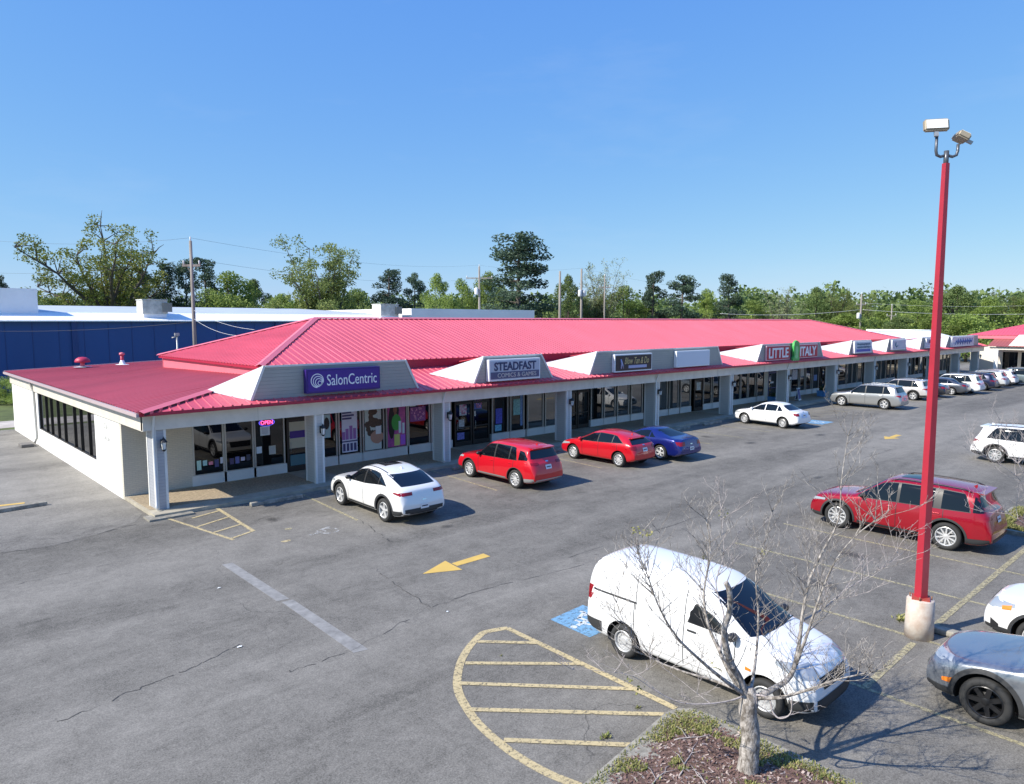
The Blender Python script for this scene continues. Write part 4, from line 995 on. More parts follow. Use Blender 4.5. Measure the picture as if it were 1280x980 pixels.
def make_car(name,S,label,cat,group=None,hi=True):
    """S: spec dictionary. Local x forward, y left, nose at x=+L/2"""
    Lc=S['L']; H2=Lc/2; W2=S['W']/2; r=S['r']
    root=empty(name,(0,0,0),0,label,cat,group)
    top,belt,plan,wrt,bot=S['top'],S['belt'],S['plan'],S['wr'],S['bot']
    ts=set([t for t,_ in top]+[t for t,_ in plan])
    ts=sorted(ts); full=[ts[0]]
    for a,b in zip(ts,ts[1:]):
        n=max(1,math.ceil((b-a)/.30))
        for i in range(1,n+1): full.append(a+(b-a)*i/n)
    rows=[]
    def sect(t):
        T=pl(top,t); B=min(pl(belt,t),T-.035); w=pl(plan,t)*W2; wr=pl(wrt,t)*W2; b=min(pl(bot,t),B-.15); g=sm((T-B-.04)/.36)
        tum=S.get('bulge',0)
        p=[(0,b),(w*.84,b),(w*.965,b+.06),(w*.995,b+.42*(B-b)),(w*.998,b+.78*(B-b)),(w*.955,B)]
        hoodp=[(w*.88,B+.55*(T-B)),(w*.74,B+.85*(T-B)),(w*.42,T-.002),(0,T)]
        gp=[(lerp(w*.95,wr,.48)+tum,lerp(B,T-.05,.55)),(wr,T-.065),(wr*.72,T-.008),(0,T+.012)]
        for hp_,gg in zip(hoodp,gp): p.append((hp_[0]*(1-g)+gg[0]*g,hp_[1]*(1-g)+gg[1]*g))
        return p
    bm=bmesh.new(); rings=[]
    for t in full:
        p=sect(t); x=H2-t
        pts=[(x,y,z) for y,z in p]+[(x,-y,z) for y,z in p[-2:0:-1]]
        rings.append([bm.verts.new(q) for q in pts])
    n=len(rings[0])
    for a,b in zip(rings,rings[1:]):
        for j in range(n): bm.faces.new((a[j],a[(j+1)%n],b[(j+1)%n],b[j]))
    for rg in (rings[0],rings[-1]):
        # close with quads across
        h=n//2
        for j in range(0,h):
            k0,k1=j,(j+1); m0,m1=(n-j)%n,(n-j-1)%n
            vs=[rg[k0],rg[k1],rg[m1],rg[m0]]; vs2=[]
            for v_ in vs:
                if v_ not in vs2: vs2.append(v_)
            if len(vs2)>2:
                try: bm.faces.new(vs2)
                except ValueError: pass
    bmesh.ops.recalc_face_normals(bm,faces=bm.faces)
    me=bpy.data.meshes.new('body'); bm.to_mesh(me); bm.free()
    me.materials.append(S['paint']); me.materials.append(M['archdark'])
    for f in me.polygons: f.use_smooth=True
    tmp=bpy.data.objects.new('tmp',me); COL.objects.link(tmp)
    sd=tmp.modifiers.new('s','SUBSURF'); sd.levels=2 if hi else 1; sd.render_levels=sd.levels
    cutters=[]
    xf=H2-S['fo']; xr=xf-S['wb']; track=S['W']/2-.115-S.get('inset',.01)
    gap=S.get('gap',.08)
    c=MB()
    for xw in (xf,xr):
        for s in (1,-1):
            y0,y1=(W2-.34,W2+.4) if s>0 else (-W2-.4,-W2+.34)
            c.tube([V((xw,y0,r)),V((xw,y1,r))],r+gap,n=40)
    co=c.build('cut'); cutters.append(co); md=tmp.modifiers.new('b','BOOLEAN'); md.operation='DIFFERENCE'; md.object=co; md.solver='EXACT'
    bpy.context.view_layer.update()
    dg=bpy.context.evaluated_depsgraph_get(); bme=bpy.data.meshes.new_from_object(tmp.evaluated_get(dg))
    bpy.data.objects.remove(tmp)
    for c in cutters: bpy.data.objects.remove(c)
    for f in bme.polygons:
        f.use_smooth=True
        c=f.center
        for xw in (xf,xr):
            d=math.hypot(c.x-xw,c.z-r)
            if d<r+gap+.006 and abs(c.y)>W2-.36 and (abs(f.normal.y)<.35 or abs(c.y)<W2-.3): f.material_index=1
    bme.set_sharp_from_angle(angle=R(50))
    bme.name='body'; body=bpy.data.objects.new('body',bme); COL.objects.link(body); body.parent=root
    b2=bmesh.new(); b2.from_mesh(bme); bvh=BVHTree.FromBMesh(b2); b2.free()
    def hit(o,d):
        h=bvh.ray_cast(V(o),V(d)); return h[0],h[1]
    def patch(nm,fn,nu,nv,m,off=.005,parent=None):
        q=MB(); grid=[]
        for i in range(nu+1):
            row=[]
            for j in range(nv+1):
                o,d=fn(i/nu,j/nv); h,nn=hit(o,d)
                row.append(None if h is None else q.bm.verts.new(h-V(d)*off))
            grid.append(row)
        for i in range(nu):
            for j in range(nv):
                a=[grid[i][j],grid[i+1][j],grid[i+1][j+1],grid[i][j+1]]
                if None in a: continue
                if (a[0].co-a[3].co).length<1e-4 and (a[1].co-a[2].co).length<1e-4: continue
                f=q.bm.faces.new(a); f.smooth=True
        bmesh.ops.remove_doubles(q.bm,verts=q.bm.verts,dist=5e-4)
        o=q.build(nm,m,parent or root,recalc=False)
        # make the faces look outwards
        d0=V(fn(.5,.5)[1])
        if len(o.data.polygons):
            av=sum((p.normal.dot(d0) for p in o.data.polygons))
            if av>0: o.data.flip_normals()
        return o
    X=lambda t:H2-t
    def side(s,cols,nm,m,off=.005,nv=6,nu=None,parent=None):
        nu=nu or max(4,len(cols)*3)
        t0,t1=cols[0][0],cols[-1][0]
        bt=[(c[0],c[1]) for c in cols]; tt=[(c[0],c[2]) for c in cols]
        def fn(u,v):
            t=t0+(t1-t0)*u; zb=pl(bt,t); zt=max(zb,pl(tt,t)); return (X(t),s*3,zb+(zt-zb)*v),(0,-s,0)
        return patch(nm,fn,nu,nv,m,off,parent)
    def endp(front,y0,y1,z0,z1,nm,m,off=.006,nu=8,nv=4,yt=1.0,parent=None,slant=0):
        s=1 if front else -1
        def fn(u,v):
            k=1+(yt-1)*v; y=(y0+(y1-y0)*u)*k; return (s*4,y,z0+(z1-z0)*v+slant*abs(y)),(-s,0,0)
        return patch(nm,fn,nu,nv,m,off,parent)
    def topp(t0,t1,y0,y1,nm,m,off=.006,nu=8,nv=6,k=1.0):
        def fn(u,v):
            t=t0+(t1-t0)*u; y=(y0+(y1-y0)*v)*(1+(k-1)*u); return (X(t),y,4),(0,0,-1)
        return patch(nm,fn,nu,nv,m,off)
    # ---- glass
    ta,tb0,tb1=S['dlo']      # front tip, rear bottom, rear top
    def zb(t): return pl(belt,t)+.025
    def zt(t):
        z=pl(top,t)-S.get('rail',.095)
        if t>tb1: 
            k=min(1,(t-tb1)/max(.001,tb0-tb1)); z=min(z,zb(t)+(zt0-zb(t))*(1-k))
        return z
    zt0=pl(top,tb1)-S.get('rail',.095)
    def cols(a,b,ins=0): 
        n=max(3,int((b-a)/.12)); return [(a+(b-a)*i/n,zb(a+(b-a)*i/n)+ins,max(zb(a+(b-a)*i/n)+ins,zt(a+(b-a)*i/n)-ins)) for i in range(n+1)]
    for s in (1,-1):
        tr=side(s,cols(ta,tb0),'window_surround',S.get('trim',M['black']),.004,8)
        for a,b in S['wins']: side(s,cols(a,b,.018),'side_window',M['carglass'],.008,8)
    tc,tr0=S['ws']          # windshield bottom / top stations
    zc,zr=pl(top,tc)+.0,pl(top,tr0)-.02
    wb_,wt_=pl(plan,tc)*W2*.80,pl(wrt,tr0)*W2*.88
    endp(True,-wb_,wb_,zc,zr,'windscreen',M['carglass'],.006,16,12,yt=wt_/wb_)
    tr1,tb2=S['rw']
    zr,zc=pl(top,tr1)-.02,pl(top,tb2)
    wt_,wb_=pl(wrt,tr1)*W2*.92,S.get('rwb',.78)*W2
    endp(False,-wb_,wb_,zc,zr,'rear_window',M['carglass'],.007,16,10,yt=wt_/wb_)
    # ---- trim
    clad=S.get('clad')
    if clad:
        for s in (1,-1):
            for xw in (xf,xr):
                def fn(u,v,xw=xw,s=s):
                    a=R(-14+208*u); rr=r+gap+.002+clad*v; return (xw+rr*math.cos(a),s*3,max(r+rr*math.sin(a),.2)),(0,-s,0)
                patch('arch_trim',fn,26,2,M['plastic'],.010)
            side(s,[(S['fo']+r+.05,.24,.24+.13),(S['fo']+S['wb']-r-.05,.24,.24+.13)],'sill_trim',S.get('sillmat',M['plastic']),.010,2,14)
        for s in (1,-1):
            side(s,[(xr and S['fo']+S['wb']+r+gap+.03,.25,.44),(Lc-.07,.28,.47)],'bumper_corner',S.get('bumpmat',M['plastic']),.009,4,8)
            side(s,[(.06,.26,.42),(S['fo']-r-gap-.03,.24,.40)],'bumper_corner',M['plastic'],.009,4,8)
    zl,zh=.45,pl(belt,2)-.02
    for s in (1,-1):
        for t in S['seams']:
            side(s,[(t-.008,.36,zb(t)-.01),(t+.008,.36,zb(t)-.01)],'door_seam',M['black'],.003,12,1)
        for t in S['handles']:
            h,nn=hit((X(t),s*3,zb(t)-.13),(0,-s,0))
            if h: boxobj('door_handle',(h.x-.09,h.y-.02,h.z-.015),(h.x+.09,h.y+.022,h.z+.015),S.get('handlemat',S['paint']),root,.008)
        # mirror
        tm=S['mirror']; h,nn=hit((X(tm),s*3,zb(tm)+.05),(0,-s,0))
        if h:
            q=MB(); bmesh.ops.create_uvsphere(q.bm,u_segments=12,v_segments=8,radius=1); 
            for v in q.bm.verts: v.co=V((v.co.x*.075+h.x-.02,v.co.y*.115+h.y+s*.10,v.co.z*.075+h.z+.03))
            for f in q.bm.faces: f.smooth=True
            q.build('mirror',S.get('mirrormat',M['black']),root)
    # lights
    tl=S['tail']  # (y0,y1,z0,z1, side depth)
    for s in (1,-1):
        endp(False,s*tl[0]*W2,s*tl[1]*W2,tl[2],tl[3],'tail_light',M['redlens'],.010,6,5)
        if tl[4]: side(s,[(Lc-tl[4],(tl[2]+tl[3])/2+.01,(tl[2]+tl[3])/2+.05),(Lc-tl[4]*.4,tl[2]+.01,tl[3]),(Lc-.05,tl[2],tl[3])],'tail_light',M['redlens'],.010,4,8)
    if S.get('tailbar'): endp(False,-tl[0]*W2,tl[0]*W2,(tl[2]+tl[3])/2-.02,(tl[2]+tl[3])/2+.02,'tail_bar',S['tailbar'],.008,10,2)
    hl=S['head']
    for s in (1,-1):
        endp(True,s*hl[0]*W2,s*hl[1]*W2,hl[2],hl[3],'headlight',M['headlens'],.008,6,4)
        side(s,[(.10,hl[2]+.01,hl[3]),(hl[4]*.6,hl[2]+.05,hl[3]+.02),(hl[4],hl[3]-.03,hl[3]+.03)],'headlight',M['headlens'],.008,4,8)
        if S.get('marker'): side(s,[(.30,.50,.56),(.46,.50,.60)],'side_marker',M['amber'],.008,3,6)
    g=S['grille']; endp(True,-g[0]*W2,g[0]*W2,g[1],g[2],'grille',S.get('grillemat',M['black']),.008,10,4,yt=1.12)
    endp(True,-.62*W2,.62*W2,.25,.38,'lower_grille',M['black'],.008,10,3)
    # bumpers
    bz=S.get('bumper',(.27,.42))
    endp(False,-.86*W2,.86*W2,bz[0],bz[1],'rear_bumper_trim',S.get('bumpmat',M['plastic']),.009,14,4)
    if S.get('skid'): endp(False,-.62*W2,.62*W2,.25,.36,'skid_plate',M['silverplastic'],.016,12,3)
    pz=S.get('plate',.82)
    pt=endp(False,-.155,.155,pz-.08,pz+.08,'number_plate',M['plate'],.016,2,2)
    endp(False,-.11,.11,pz-.018,pz+.018,'plate_text',M['ink'],.020,6,1,parent=pt)
    endp(False,-.07,.07,pz+.18,pz+.22,'badge',M['chrome'],.012,2,2)
    if S.get('roofrails'):
        for s in (1,-1):
            pts=[]; a,b=S['roofrails']
            for i in range(12):
                t=a+(b-a)*i/11; h,nn=hit((X(t),s*pl(wrt,t)*W2*.88,4),(0,0,-1)); pts.append(h+V((0,0,.045 if 0<i<11 else 0)))
            q=MB(); q.tube(pts,.018,n=6); q.build('roof_rail',S.get('railmat',M['black']),root)
    if S.get('sunroof'):
        a,b=S['sunroof']; topp(a,b,-.34,.34,'sunroof',M['carglass'])
    if S.get('spoiler'):
        t=S['spoiler']; h,nn=hit((X(t),0,4),(0,0,-1)); 
        q=MB(); w=pl(wrt,t)*W2*.86; z=h.z
        q.prism([V((X(t)+.12,0,z+.0)),V((X(t)-.16,0,z-.022)),V((X(t)-.16,0,z-.05)),V((X(t)+.12,0,z-.05))],(0,w,0)); q.prism([V((X(t)+.12,0,z+.0)),V((X(t)-.16,0,z-.022)),V((X(t)-.16,0,z-.05)),V((X(t)+.12,0,z-.05))],(0,-w,0))
        q.build('spoiler',S.get('spoilermat',S['paint']),root)
    if S.get('antenna'):
        t=S['antenna']; h,nn=hit((X(t),0,4),(0,0,-1)); q=MB(); q.prism([h+V((.07,-.012,-.01)),h+V((-.06,-.012,-.01)),h+V((-.05,-.012,.06))],(0,.024,0)); q.build('antenna',S.get('antmat',S['paint']),root)
    for fn_ in S.get('extra',[]): fn_(dict(root=root,patch=patch,side=side,endp=endp,topp=topp,hit=hit,X=X,W2=W2,L=Lc))
    hb,ty,rm=wheel_meshes(r,S['wheel'])
    for xw in (xf,xr):
        for s in (1,-1):
            wo=bpy.data.objects.new('wheel',hb); COL.objects.link(wo); wo.parent=root; wo.location=(xw,s*track,r); wo.rotation_euler=(0,rnd.uniform(0,6),0 if s>0 else math.pi)
            for nm,mm in (('tyre',ty),('rim',rm)):
                oo=bpy.data.objects.new(nm,mm); COL.objects.link(oo); oo.parent=wo
    root['half_w']=W2; root['mid']=(xf+xr)/2
    return root
def place(root,xleft,ymid,heading=90,tilt=0,side='L'):
    W2=root['half_w']; mid=root['mid']; a=R(heading+tilt)
    xc=xleft+W2-.06
    # mid of wheelbase sits at ymid
    root.rotation_euler=(0,0,a); d=V((math.cos(a),math.sin(a),0)); root.location=V((xc,ymid,0))-d*mid
    del root['half_w']; del root['mid']

def suv_spec(L=4.7,W=1.86,H=1.66,wb=2.75,fo=.92,r=.35,hood=.98,cowl=1.28,roof=2.0,rear=.46,belt=(1.0,1.06),tailz=1.02,**k):
    """generic upright suv; rear = horizontal run of the tailgate"""
    S=dict(L=L,W=W,r=r,fo=fo,wb=wb)
    S['top']=[(0,.60),(.04,.74),(.12,.86),(.30,hood-.06),(.75,hood),(cowl,hood+.07),(roof,H-.05),(roof+.5,H),(L-rear-.9,H-.005),(L-rear-.25,H-.04),(L-rear,H-.09),(L-.22,tailz+.08),(L-.12,tailz-.02),(L-.05,.80),(L,.60)]
    S['belt']=[(0,.55),(.3,hood-.16),(cowl,belt[0]-.02),(L*.5,belt[0]+.01),(L-.6,belt[1]),(L-.2,tailz-.02),(L,.55)]
    S['plan']=[(0,.74),(.05,.84),(.20,.93),(.55,.985),(1.2,1.0),(L-1.0,1.0),(L-.45,.965),(L-.15,.90),(L-.04,.84),(L,.78)]
    S['wr']=[(0,.7),(cowl,.80),(roof,.745),(L*.55,.765),(L-rear,.73),(L-.1,.76),(L,.76)]
    S['bot']=[(0,.32),(.25,.22),(L-.3,.22),(L,.36)]
    S['dlo']=(cowl+.12,L-rear-.18,L-rear-.50); S['ws']=(cowl+.04,roof-.05); S['rw']=(L-rear+.04,L-.26)
    b=fo+wb*.5+.18
    S['wins']=[(cowl+.22,b-.04),(b+.04,fo+wb-.16),(fo+wb-.10,L-rear-.24)]
    S['seams']=[fo+r+.24,b,fo+wb-.10]; S['handles']=[b-.17,fo+wb-.27]; S['mirror']=cowl+.28
    S['tail']=(.56,.93,tailz-.16,tailz-.02,.34); S['head']=(.56,.92,.74,.84,.55); S['grille']=(.48,.55,.80)
    S['wheel']='ten'; S['clad']=.07; S['spoiler']=L-rear-.02; S['antenna']=L-rear-.25; S['roofrails']=(roof+.15,L-rear-.2); S['plate']=.80
    S.update(k); return S

# 1 white coupe suv
P=paint('pearl_white',(.80,.79,.77),.1,.35)
S=suv_spec(L=4.68,W=1.90,H=1.60,wb=2.80,fo=.93,r=.375,hood=1.0,cowl=1.30,roof=2.10,rear=.95,tailz=1.12,belt=(1.02,1.14),paint=P)
S['top']=[(0,.62),(.04,.76),(.12,.88),(.30,.96),(.75,1.01),(1.30,1.07),(2.05,1.52),(2.5,1.605),(3.0,1.60),(3.45,1.53),(3.8,1.42),(4.25,1.22),(4.46,1.14),(4.56,1.05),(4.63,.82),(4.68,.62)]
S['belt']=[(0,.55),(.3,.82),(1.3,.99),(2.6,1.03),(3.6,1.13),(4.2,1.10),(4.5,.98),(4.68,.58)]
S['dlo']=(1.42,3.88,3.30); S['wins']=[(1.5,2.5),(2.58,3.35),(3.40,3.80)]; S['rw']=(3.62,4.38); S['rwb']=.66; S['tail']=(.42,.95,.93,1.03,.42); S['spoiler']=None; S['antenna']=3.35
S['sunroof']=(2.35,2.95); S['wheel']='five'; S['skid']=True; S['bumper']=(.30,.52); S['plate']=.56; S['roofrails']=None
S['extra']=[lambda c:[c['topp'](2.25,3.5,s*.56,s*.60,'roof_seam',M['black'],.004,10,1) for s in (1,-1)]]
c=make_car('parked_suv',S,'white coupe style suv with fastback tail and black arches parked nearest the hair shop','suv'); place(c,12.12,20.37,90,-1)
# 2 red compact suv
P=paint('bright_red',(.60,.004,.014),.15,.30)
S=suv_spec(L=4.62,W=1.84,H=1.66,wb=2.72,fo=.92,r=.355,paint=P,mirrormat=None)
S['mirrormat']=M['black']; S['sillmat']=M['silverplastic']; S['clad']=.025; S['bumpmat']=M['silverplastic']; S['plate']=.86; S['tail']=(.5,.92,.96,1.05,.25); S['dlo']=(1.42,3.72,3.55)
S['wins']=[(1.5,2.42),(2.5,3.25),(3.31,3.66)]; S['roofrails']=None; S['wheel']='ten'
S['extra']=[lambda c:[c['side'](s,[(3.78,1.10,1.46),(4.02,1.12,1.42),(4.22,1.13,1.20)],'rear_quarter_glass',M['carglass'],.008,5) for s in (1,-1)]]
c=make_car('parked_suv',S,'bright red compact suv with chrome window line parked just right of the white coupe suv','suv'); place(c,18.25,20.86,90,0)
# 3 red hatchback
P=paint('hatch_red',(.56,.004,.014),.15,.30)
S=suv_spec(L=4.36,W=1.80,H=1.47,wb=2.65,fo=.90,r=.325,hood=.90,cowl=1.05,roof=2.0,rear=.52,tailz=1.02,belt=(.92,1.02),paint=P)
S['top']=[(0,.54),(.05,.68),(.15,.78),(.4,.86),(1.05,.98),(1.95,1.40),(2.4,1.47),(3.0,1.455),(3.5,1.38),(3.84,1.28),(4.16,1.04),(4.26,.94),(4.33,.74),(4.36,.56)]
S['wr']=[(0,.68),(1.05,.76),(2.0,.66),(3.0,.67),(3.8,.62),(4.36,.66)]
S['dlo']=(1.2,3.78,3.30); S['wins']=[(1.32,2.30),(2.36,3.12),(3.17,3.68)]; S['rw']=(3.86,4.18); S['clad']=None; S['roofrails']=None; S['tail']=(.60,.95,.80,.96,.28); S['bumper']=(.25,.38); S['plate']=.78; S['wheel']='ten'; S['handlemat']=P; S['mirrormat']=P; S['head']=(.5,.9,.62,.74,.7)
c=make_car('parked_hatchback',S,'small red hatchback parked between the bright red suv and the blue coupe','hatchback'); place(c,24.27,20.68,90,0)
# 4 blue coupe
P=paint('royal_blue',(.010,.018,.17),.4,.25)
S=suv_spec(L=4.78,W=1.88,H=1.40,wb=2.72,fo=.95,r=.345,hood=.92,cowl=1.60,roof=2.5,rear=.6,tailz=.98,belt=(.95,1.0),paint=P)
S['top']=[(0,.56),(.05,.70),(.15,.80),(.4,.88),(1.0,.95),(1.60,1.0),(2.35,1.33),(2.75,1.395),(3.1,1.385),(3.5,1.28),(4.1,1.08),(4.45,1.04),(4.66,1.05),(4.70,.95),(4.75,.72),(4.78,.56)]
S['belt']=[(0,.52),(.3,.76),(1.6,.93),(3.2,.96),(3.9,1.02),(4.5,.98),(4.78,.54)]
S['wr']=[(0,.68),(1.6,.76),(2.4,.64),(3.1,.63),(3.6,.60),(4.2,.7),(4.78,.7)]
S['dlo']=(1.75,3.40,3.0); S['wins']=[(1.85,3.0),(3.05,3.38)]; S['rw']=(3.2,4.05); S['rwb']=.62; S['tail']=(.50,.90,.74,.92,0); S['clad']=None; S['roofrails']=None; S['spoiler']=None; S['antenna']=None; S['sillmat']=None
S['seams']=[1.75,3.1]; S['handles']=[2.95]; S['wheel']='two'; S['plate']=.60; S['mirrormat']=P; S['bumper']=(.25,.36); S['rail']=.10; S['trim']=P
c=make_car('parked_coupe',S,'royal blue two door coupe with light alloy wheels parked right of the red hatchback','coupe'); place(c,26.95,20.42,90,-1.5)
# 5 white sedan
P=paint('plain_white',(.82,.82,.82),.0,.35)
def sedan(L=4.42,W=1.76,H=1.46,wb=2.6,P=P):
    S=suv_spec(L=L,W=W,H=H,wb=wb,fo=.90,r=.32,hood=.88,cowl=1.12,roof=2.0,rear=.6,tailz=.98,belt=(.92,.97),paint=P)
    k=L/4.54
    S['top']=[(0,.54),(.05,.68),(.15,.78),(.4,.86),(1.12*k,.97),(1.95*k,1.38),(2.4*k,H),(3.0*k,H-.01),(3.4*k,H-.10),(3.95*k,1.06),(4.2*k,1.03),(4.40*k,1.01),(4.47*k,.88),(4.52*k,.70),(L,.54)]
    S['belt']=[(0,.50),(.3,.74),(1.12*k,.90),(2.5*k,.93),(3.8*k,.98),(4.35*k,.92),(L,.52)]
    S['wr']=[(0,.68),(1.1*k,.76),(2.0*k,.66),(3.1*k,.66),(3.6*k,.64),(4.0*k,.76),(L,.7)]
    S['dlo']=(1.3*k,3.62*k,3.25*k); S['wins']=[(1.42*k,2.32*k),(2.38*k,3.14*k),(3.19*k,3.52*k)]; S['rw']=(3.38*k,3.93*k); S['rwb']=.70; S['tail']=(.58,.94,.78,.94,.26)
    S['clad']=None; S['roofrails']=None; S['spoiler']=None; S['antenna']=None; S['plate']=.80; S['mirrormat']=P; S['trim']=P; S['bumper']=(.25,.33); S['head']=(.5,.9,.62,.74,.6)
    return S
S=sedan()
S['extra']=[lambda c:c['endp'](False,-.30,.30,.66,.92,'trunk_decal',mat('pale_blue_tint',(.55,.65,.85),.4),.004)]
c=make_car('parked_sedan',S,'plain white sedan parked under the small sign gables near the green boot sign','sedan'); place(c,40.45,21.15,90,-5)
# 6 silver three row suv
P=paint('silver_green',(.40,.41,.41),.6,.3)
S=suv_spec(L=5.08,W=1.95,H=1.76,wb=3.02,fo=.95,r=.375,hood=1.05,cowl=1.35,roof=2.2,rear=.50,tailz=1.08,belt=(1.05,1.10),paint=P,wheel='five'); S['clad']=None; S['roofrails']=(2.3,4.3); S['railmat']=M['silverplastic']; S['mirrormat']=P; S['bumpmat']=P
c=make_car('parked_suv',S,'large silver three row suv with its nose by the blue planter','suv'); place(c,54.45,20.85,90,0)
# row of cars beyond
def far_car(S,name,label,cat,px,py,tilt=0,mirror=None):
    c=make_car(name,S,label,cat,None,False); p=at(px,py); 
    place(c,p.x,p.y+S['wb']/2,90,tilt)
    return c
Pp=paint('pearl',(.66,.62,.60),.4,.35); S=suv_spec(L=4.7,W=1.85,H=1.68,paint=Pp,wheel='two',r=.36); S['mirrormat']=Pp
far_car(S,'parked_suv','pearl coloured suv parked just right of the large silver suv','suv',1141,500.5)
Pk=paint('near_black',(.025,.027,.035),.4,.25); S=sedan(4.7,1.82,1.45,2.75,Pk)
far_car(S,'parked_sedan','black sedan whose tail shows right of the red lamp pole','sedan',1163,497)
Pg=paint('graphite',(.10,.11,.13),.5,.3); S=sedan(4.75,1.83,1.45,2.78,Pg); S['wheel']='five'
far_car(S,'parked_sedan','graphite grey sedan with bright wheels in the row before the white minivan','sedan',1189,494)
S=suv_spec(L=4.95,W=1.92,H=1.72,wb=2.95,paint=paint('fleet_white',(.78,.79,.79),.0,.35),wheel='ten',r=.35,clad=None); S['mirrormat']=S['paint']
far_car(S,'parked_minivan','long white minivan in the middle of the far row','minivan',1207,492.5)
S=suv_spec(L=4.6,W=1.85,H=1.64,paint=paint('navy',(.018,.022,.06),.4,.28),wheel='ten')
far_car(S,'parked_suv','dark navy suv parked right of the white minivan','suv',1228,488.5)
S=suv_spec(L=4.6,W=1.85,H=1.66,paint=paint('mist_white',(.62,.63,.62),.2,.35),wheel='ten')
far_car(S,'parked_suv','pale suv with dark rear window parked next to the navy one','suv',1242,485.5)
S=suv_spec(L=4.5,W=1.8,H=1.6,paint=paint('milk_white',(.74,.72,.72),.0,.35),wheel='ten')
far_car(S,'parked_suv','small white suv at the far right end of the shop front row','suv',1256,483)
Pt=paint('teal_grey',(.20,.25,.26),.5,.3); S=suv_spec(L=4.8,W=1.9,H=1.75,wb=2.85,paint=Pt,wheel='five',r=.38,clad=None); S['mirrormat']=Pt
c=make_car('parked_suv',S,'teal grey suv seen side on in front of the cream corner wing','suv',None,False); place(c,85.2,16.9,-90,0)
# white suv at the right edge
S=suv_spec(L=4.65,W=1.86,H=1.68,wb=2.7,paint=paint('edge_white',(.80,.80,.80),.0,.35),wheel='ten',r=.365); S['clad']=.06
c=make_car('parked_suv',S,'white suv at the right edge behind bare branches beyond the deep red suv','suv'); place(c,37.4,7.15,-90,0)
# large red suv
P=paint('deep_red',(.33,.002,.014),.25,.20)
S=suv_spec(L=4.98,W=1.94,H=1.76,wb=2.97,fo=.93,r=.385,hood=1.06,cowl=1.36,roof=2.2,rear=.42,tailz=1.14,belt=(1.06,1.12),paint=P,wheel='ten')
S['clad']=.055; S['wins']=[(1.62,2.58),(2.66,3.54),(3.74,4.42)]; S['dlo']=(1.5,4.46,4.3); S['tail']=(.55,.94,.98,1.08,.2); S['roofrails']=(2.35,4.4); S['plate']=.92; S['bumper']=(.24,.46); S['railmat']=M['black']; S['handlemat']=P; S['antmat']=P
S['sunroof']=(2.5,3.1)
S['extra']=[lambda c:[c['side'](s,[(4.50,1.16,1.58),(4.62,1.16,1.50),(4.76,1.17,1.24)],'rear_quarter_glass',M['carglass'],.008,5) for s in (1,-1)]]
c=make_car('parked_suv',S,'large deep red three row suv parked alone in the middle row behind the lamp pole','suv'); place(c,21.95,7.50,90,0)
# white suv nose at the right edge
S=suv_spec(L=4.6,W=1.84,H=1.66,wb=2.7,fo=.94,r=.35,paint=paint('snow',(.82,.82,.82),.0,.33),wheel='ten'); S['clad']=.055; S['head']=(.48,.92,.74,.87,.55); S['marker']=False
S['extra']=[lambda c:[c['side'](s,[(.34,.76,.83),(.50,.79,.87)],'turn_light',M['amber'],.012,3,5) for s in (1,-1)],lambda c:[c['side'](s,[(.16,.36,.55),(.30,.38,.46)],'bumper_vent',M['black'],.010,3,5) for s in (1,-1)]]
c=make_car('parked_suv',S,'white suv with only its nose and headlight in frame beyond the grey crossover','suv'); place(c,16.05,1.42,90,0)
# grey crossover
P=paint('steel_grey',(.27,.29,.32),.6,.24)
S=suv_spec(L=4.64,W=1.85,H=1.56,wb=2.70,fo=.92,r=.365,hood=.96,cowl=1.28,roof=2.15,rear=.8,paint=P,wheel='black'); S['clad']=.075; S['head']=(.40,.93,.80,.86,.42); S['marker']=True; S['grille']=(.6,.42,.66); S['mirrormat']=M['black']
c=make_car('parked_crossover',S,'steel grey crossover with black wheels and orange side marker at the lower right','crossover'); place(c,12.72,1.45,90,0)
# white van
P=paint('van_white',(.80,.80,.80),.0,.4)
S=dict(L=4.56,W=1.70,r=.315,fo=.78,wb=2.82,paint=P)
S['top']=[(0,.60),(.04,.76),(.12,.90),(.35,1.04),(.90,1.17),(1.05,1.20),(1.72,1.66),(2.05,1.79),(2.7,1.83),(3.85,1.825),(4.18,1.80),(4.38,1.73),(4.48,1.56),(4.52,1.1),(4.55,.8),(4.56,.55)]
S['belt']=[(0,.55),(.3,.88),(.9,1.05),(1.8,1.10),(3,1.12),(4.3,1.12),(4.5,.95),(4.56,.5)]
S['plan']=[(0,.70),(.05,.80),(.2,.90),(.5,.97),(1.0,1.0),(4.05,1.0),(4.38,.985),(4.5,.94),(4.56,.88)]
S['wr']=[(0,.7),(.9,.80),(1.75,.76),(2.2,.80),(4.15,.82),(4.45,.80),(4.56,.82)]
S['bot']=[(0,.30),(.25,.20),(4.25,.22),(4.56,.34)]
S['bulge']=.035
S['dlo']=(1.10,2.22,2.15); S['wins']=[(1.18,1.36),(1.42,2.18)]; S['ws']=(.98,1.85); S['rw']=(4.39,4.5); S['rwb']=.72; S['rail']=.30; S['trim']=M['black']
S['seams']=[1.30,2.28,3.35]; S['handles']=[2.12]; S['mirror']=1.30; S['tail']=(.84,.97,.92,1.20,.13); S['head']=(.48,.92,.80,.98,.62); S['grille']=(.46,.62,.80); S['wheel']='steel'
S['clad']=None; S['bumper']=(.32,.58); S['plate']=.70; S['mirrormat']=M['black']; S['handlemat']=M['black']
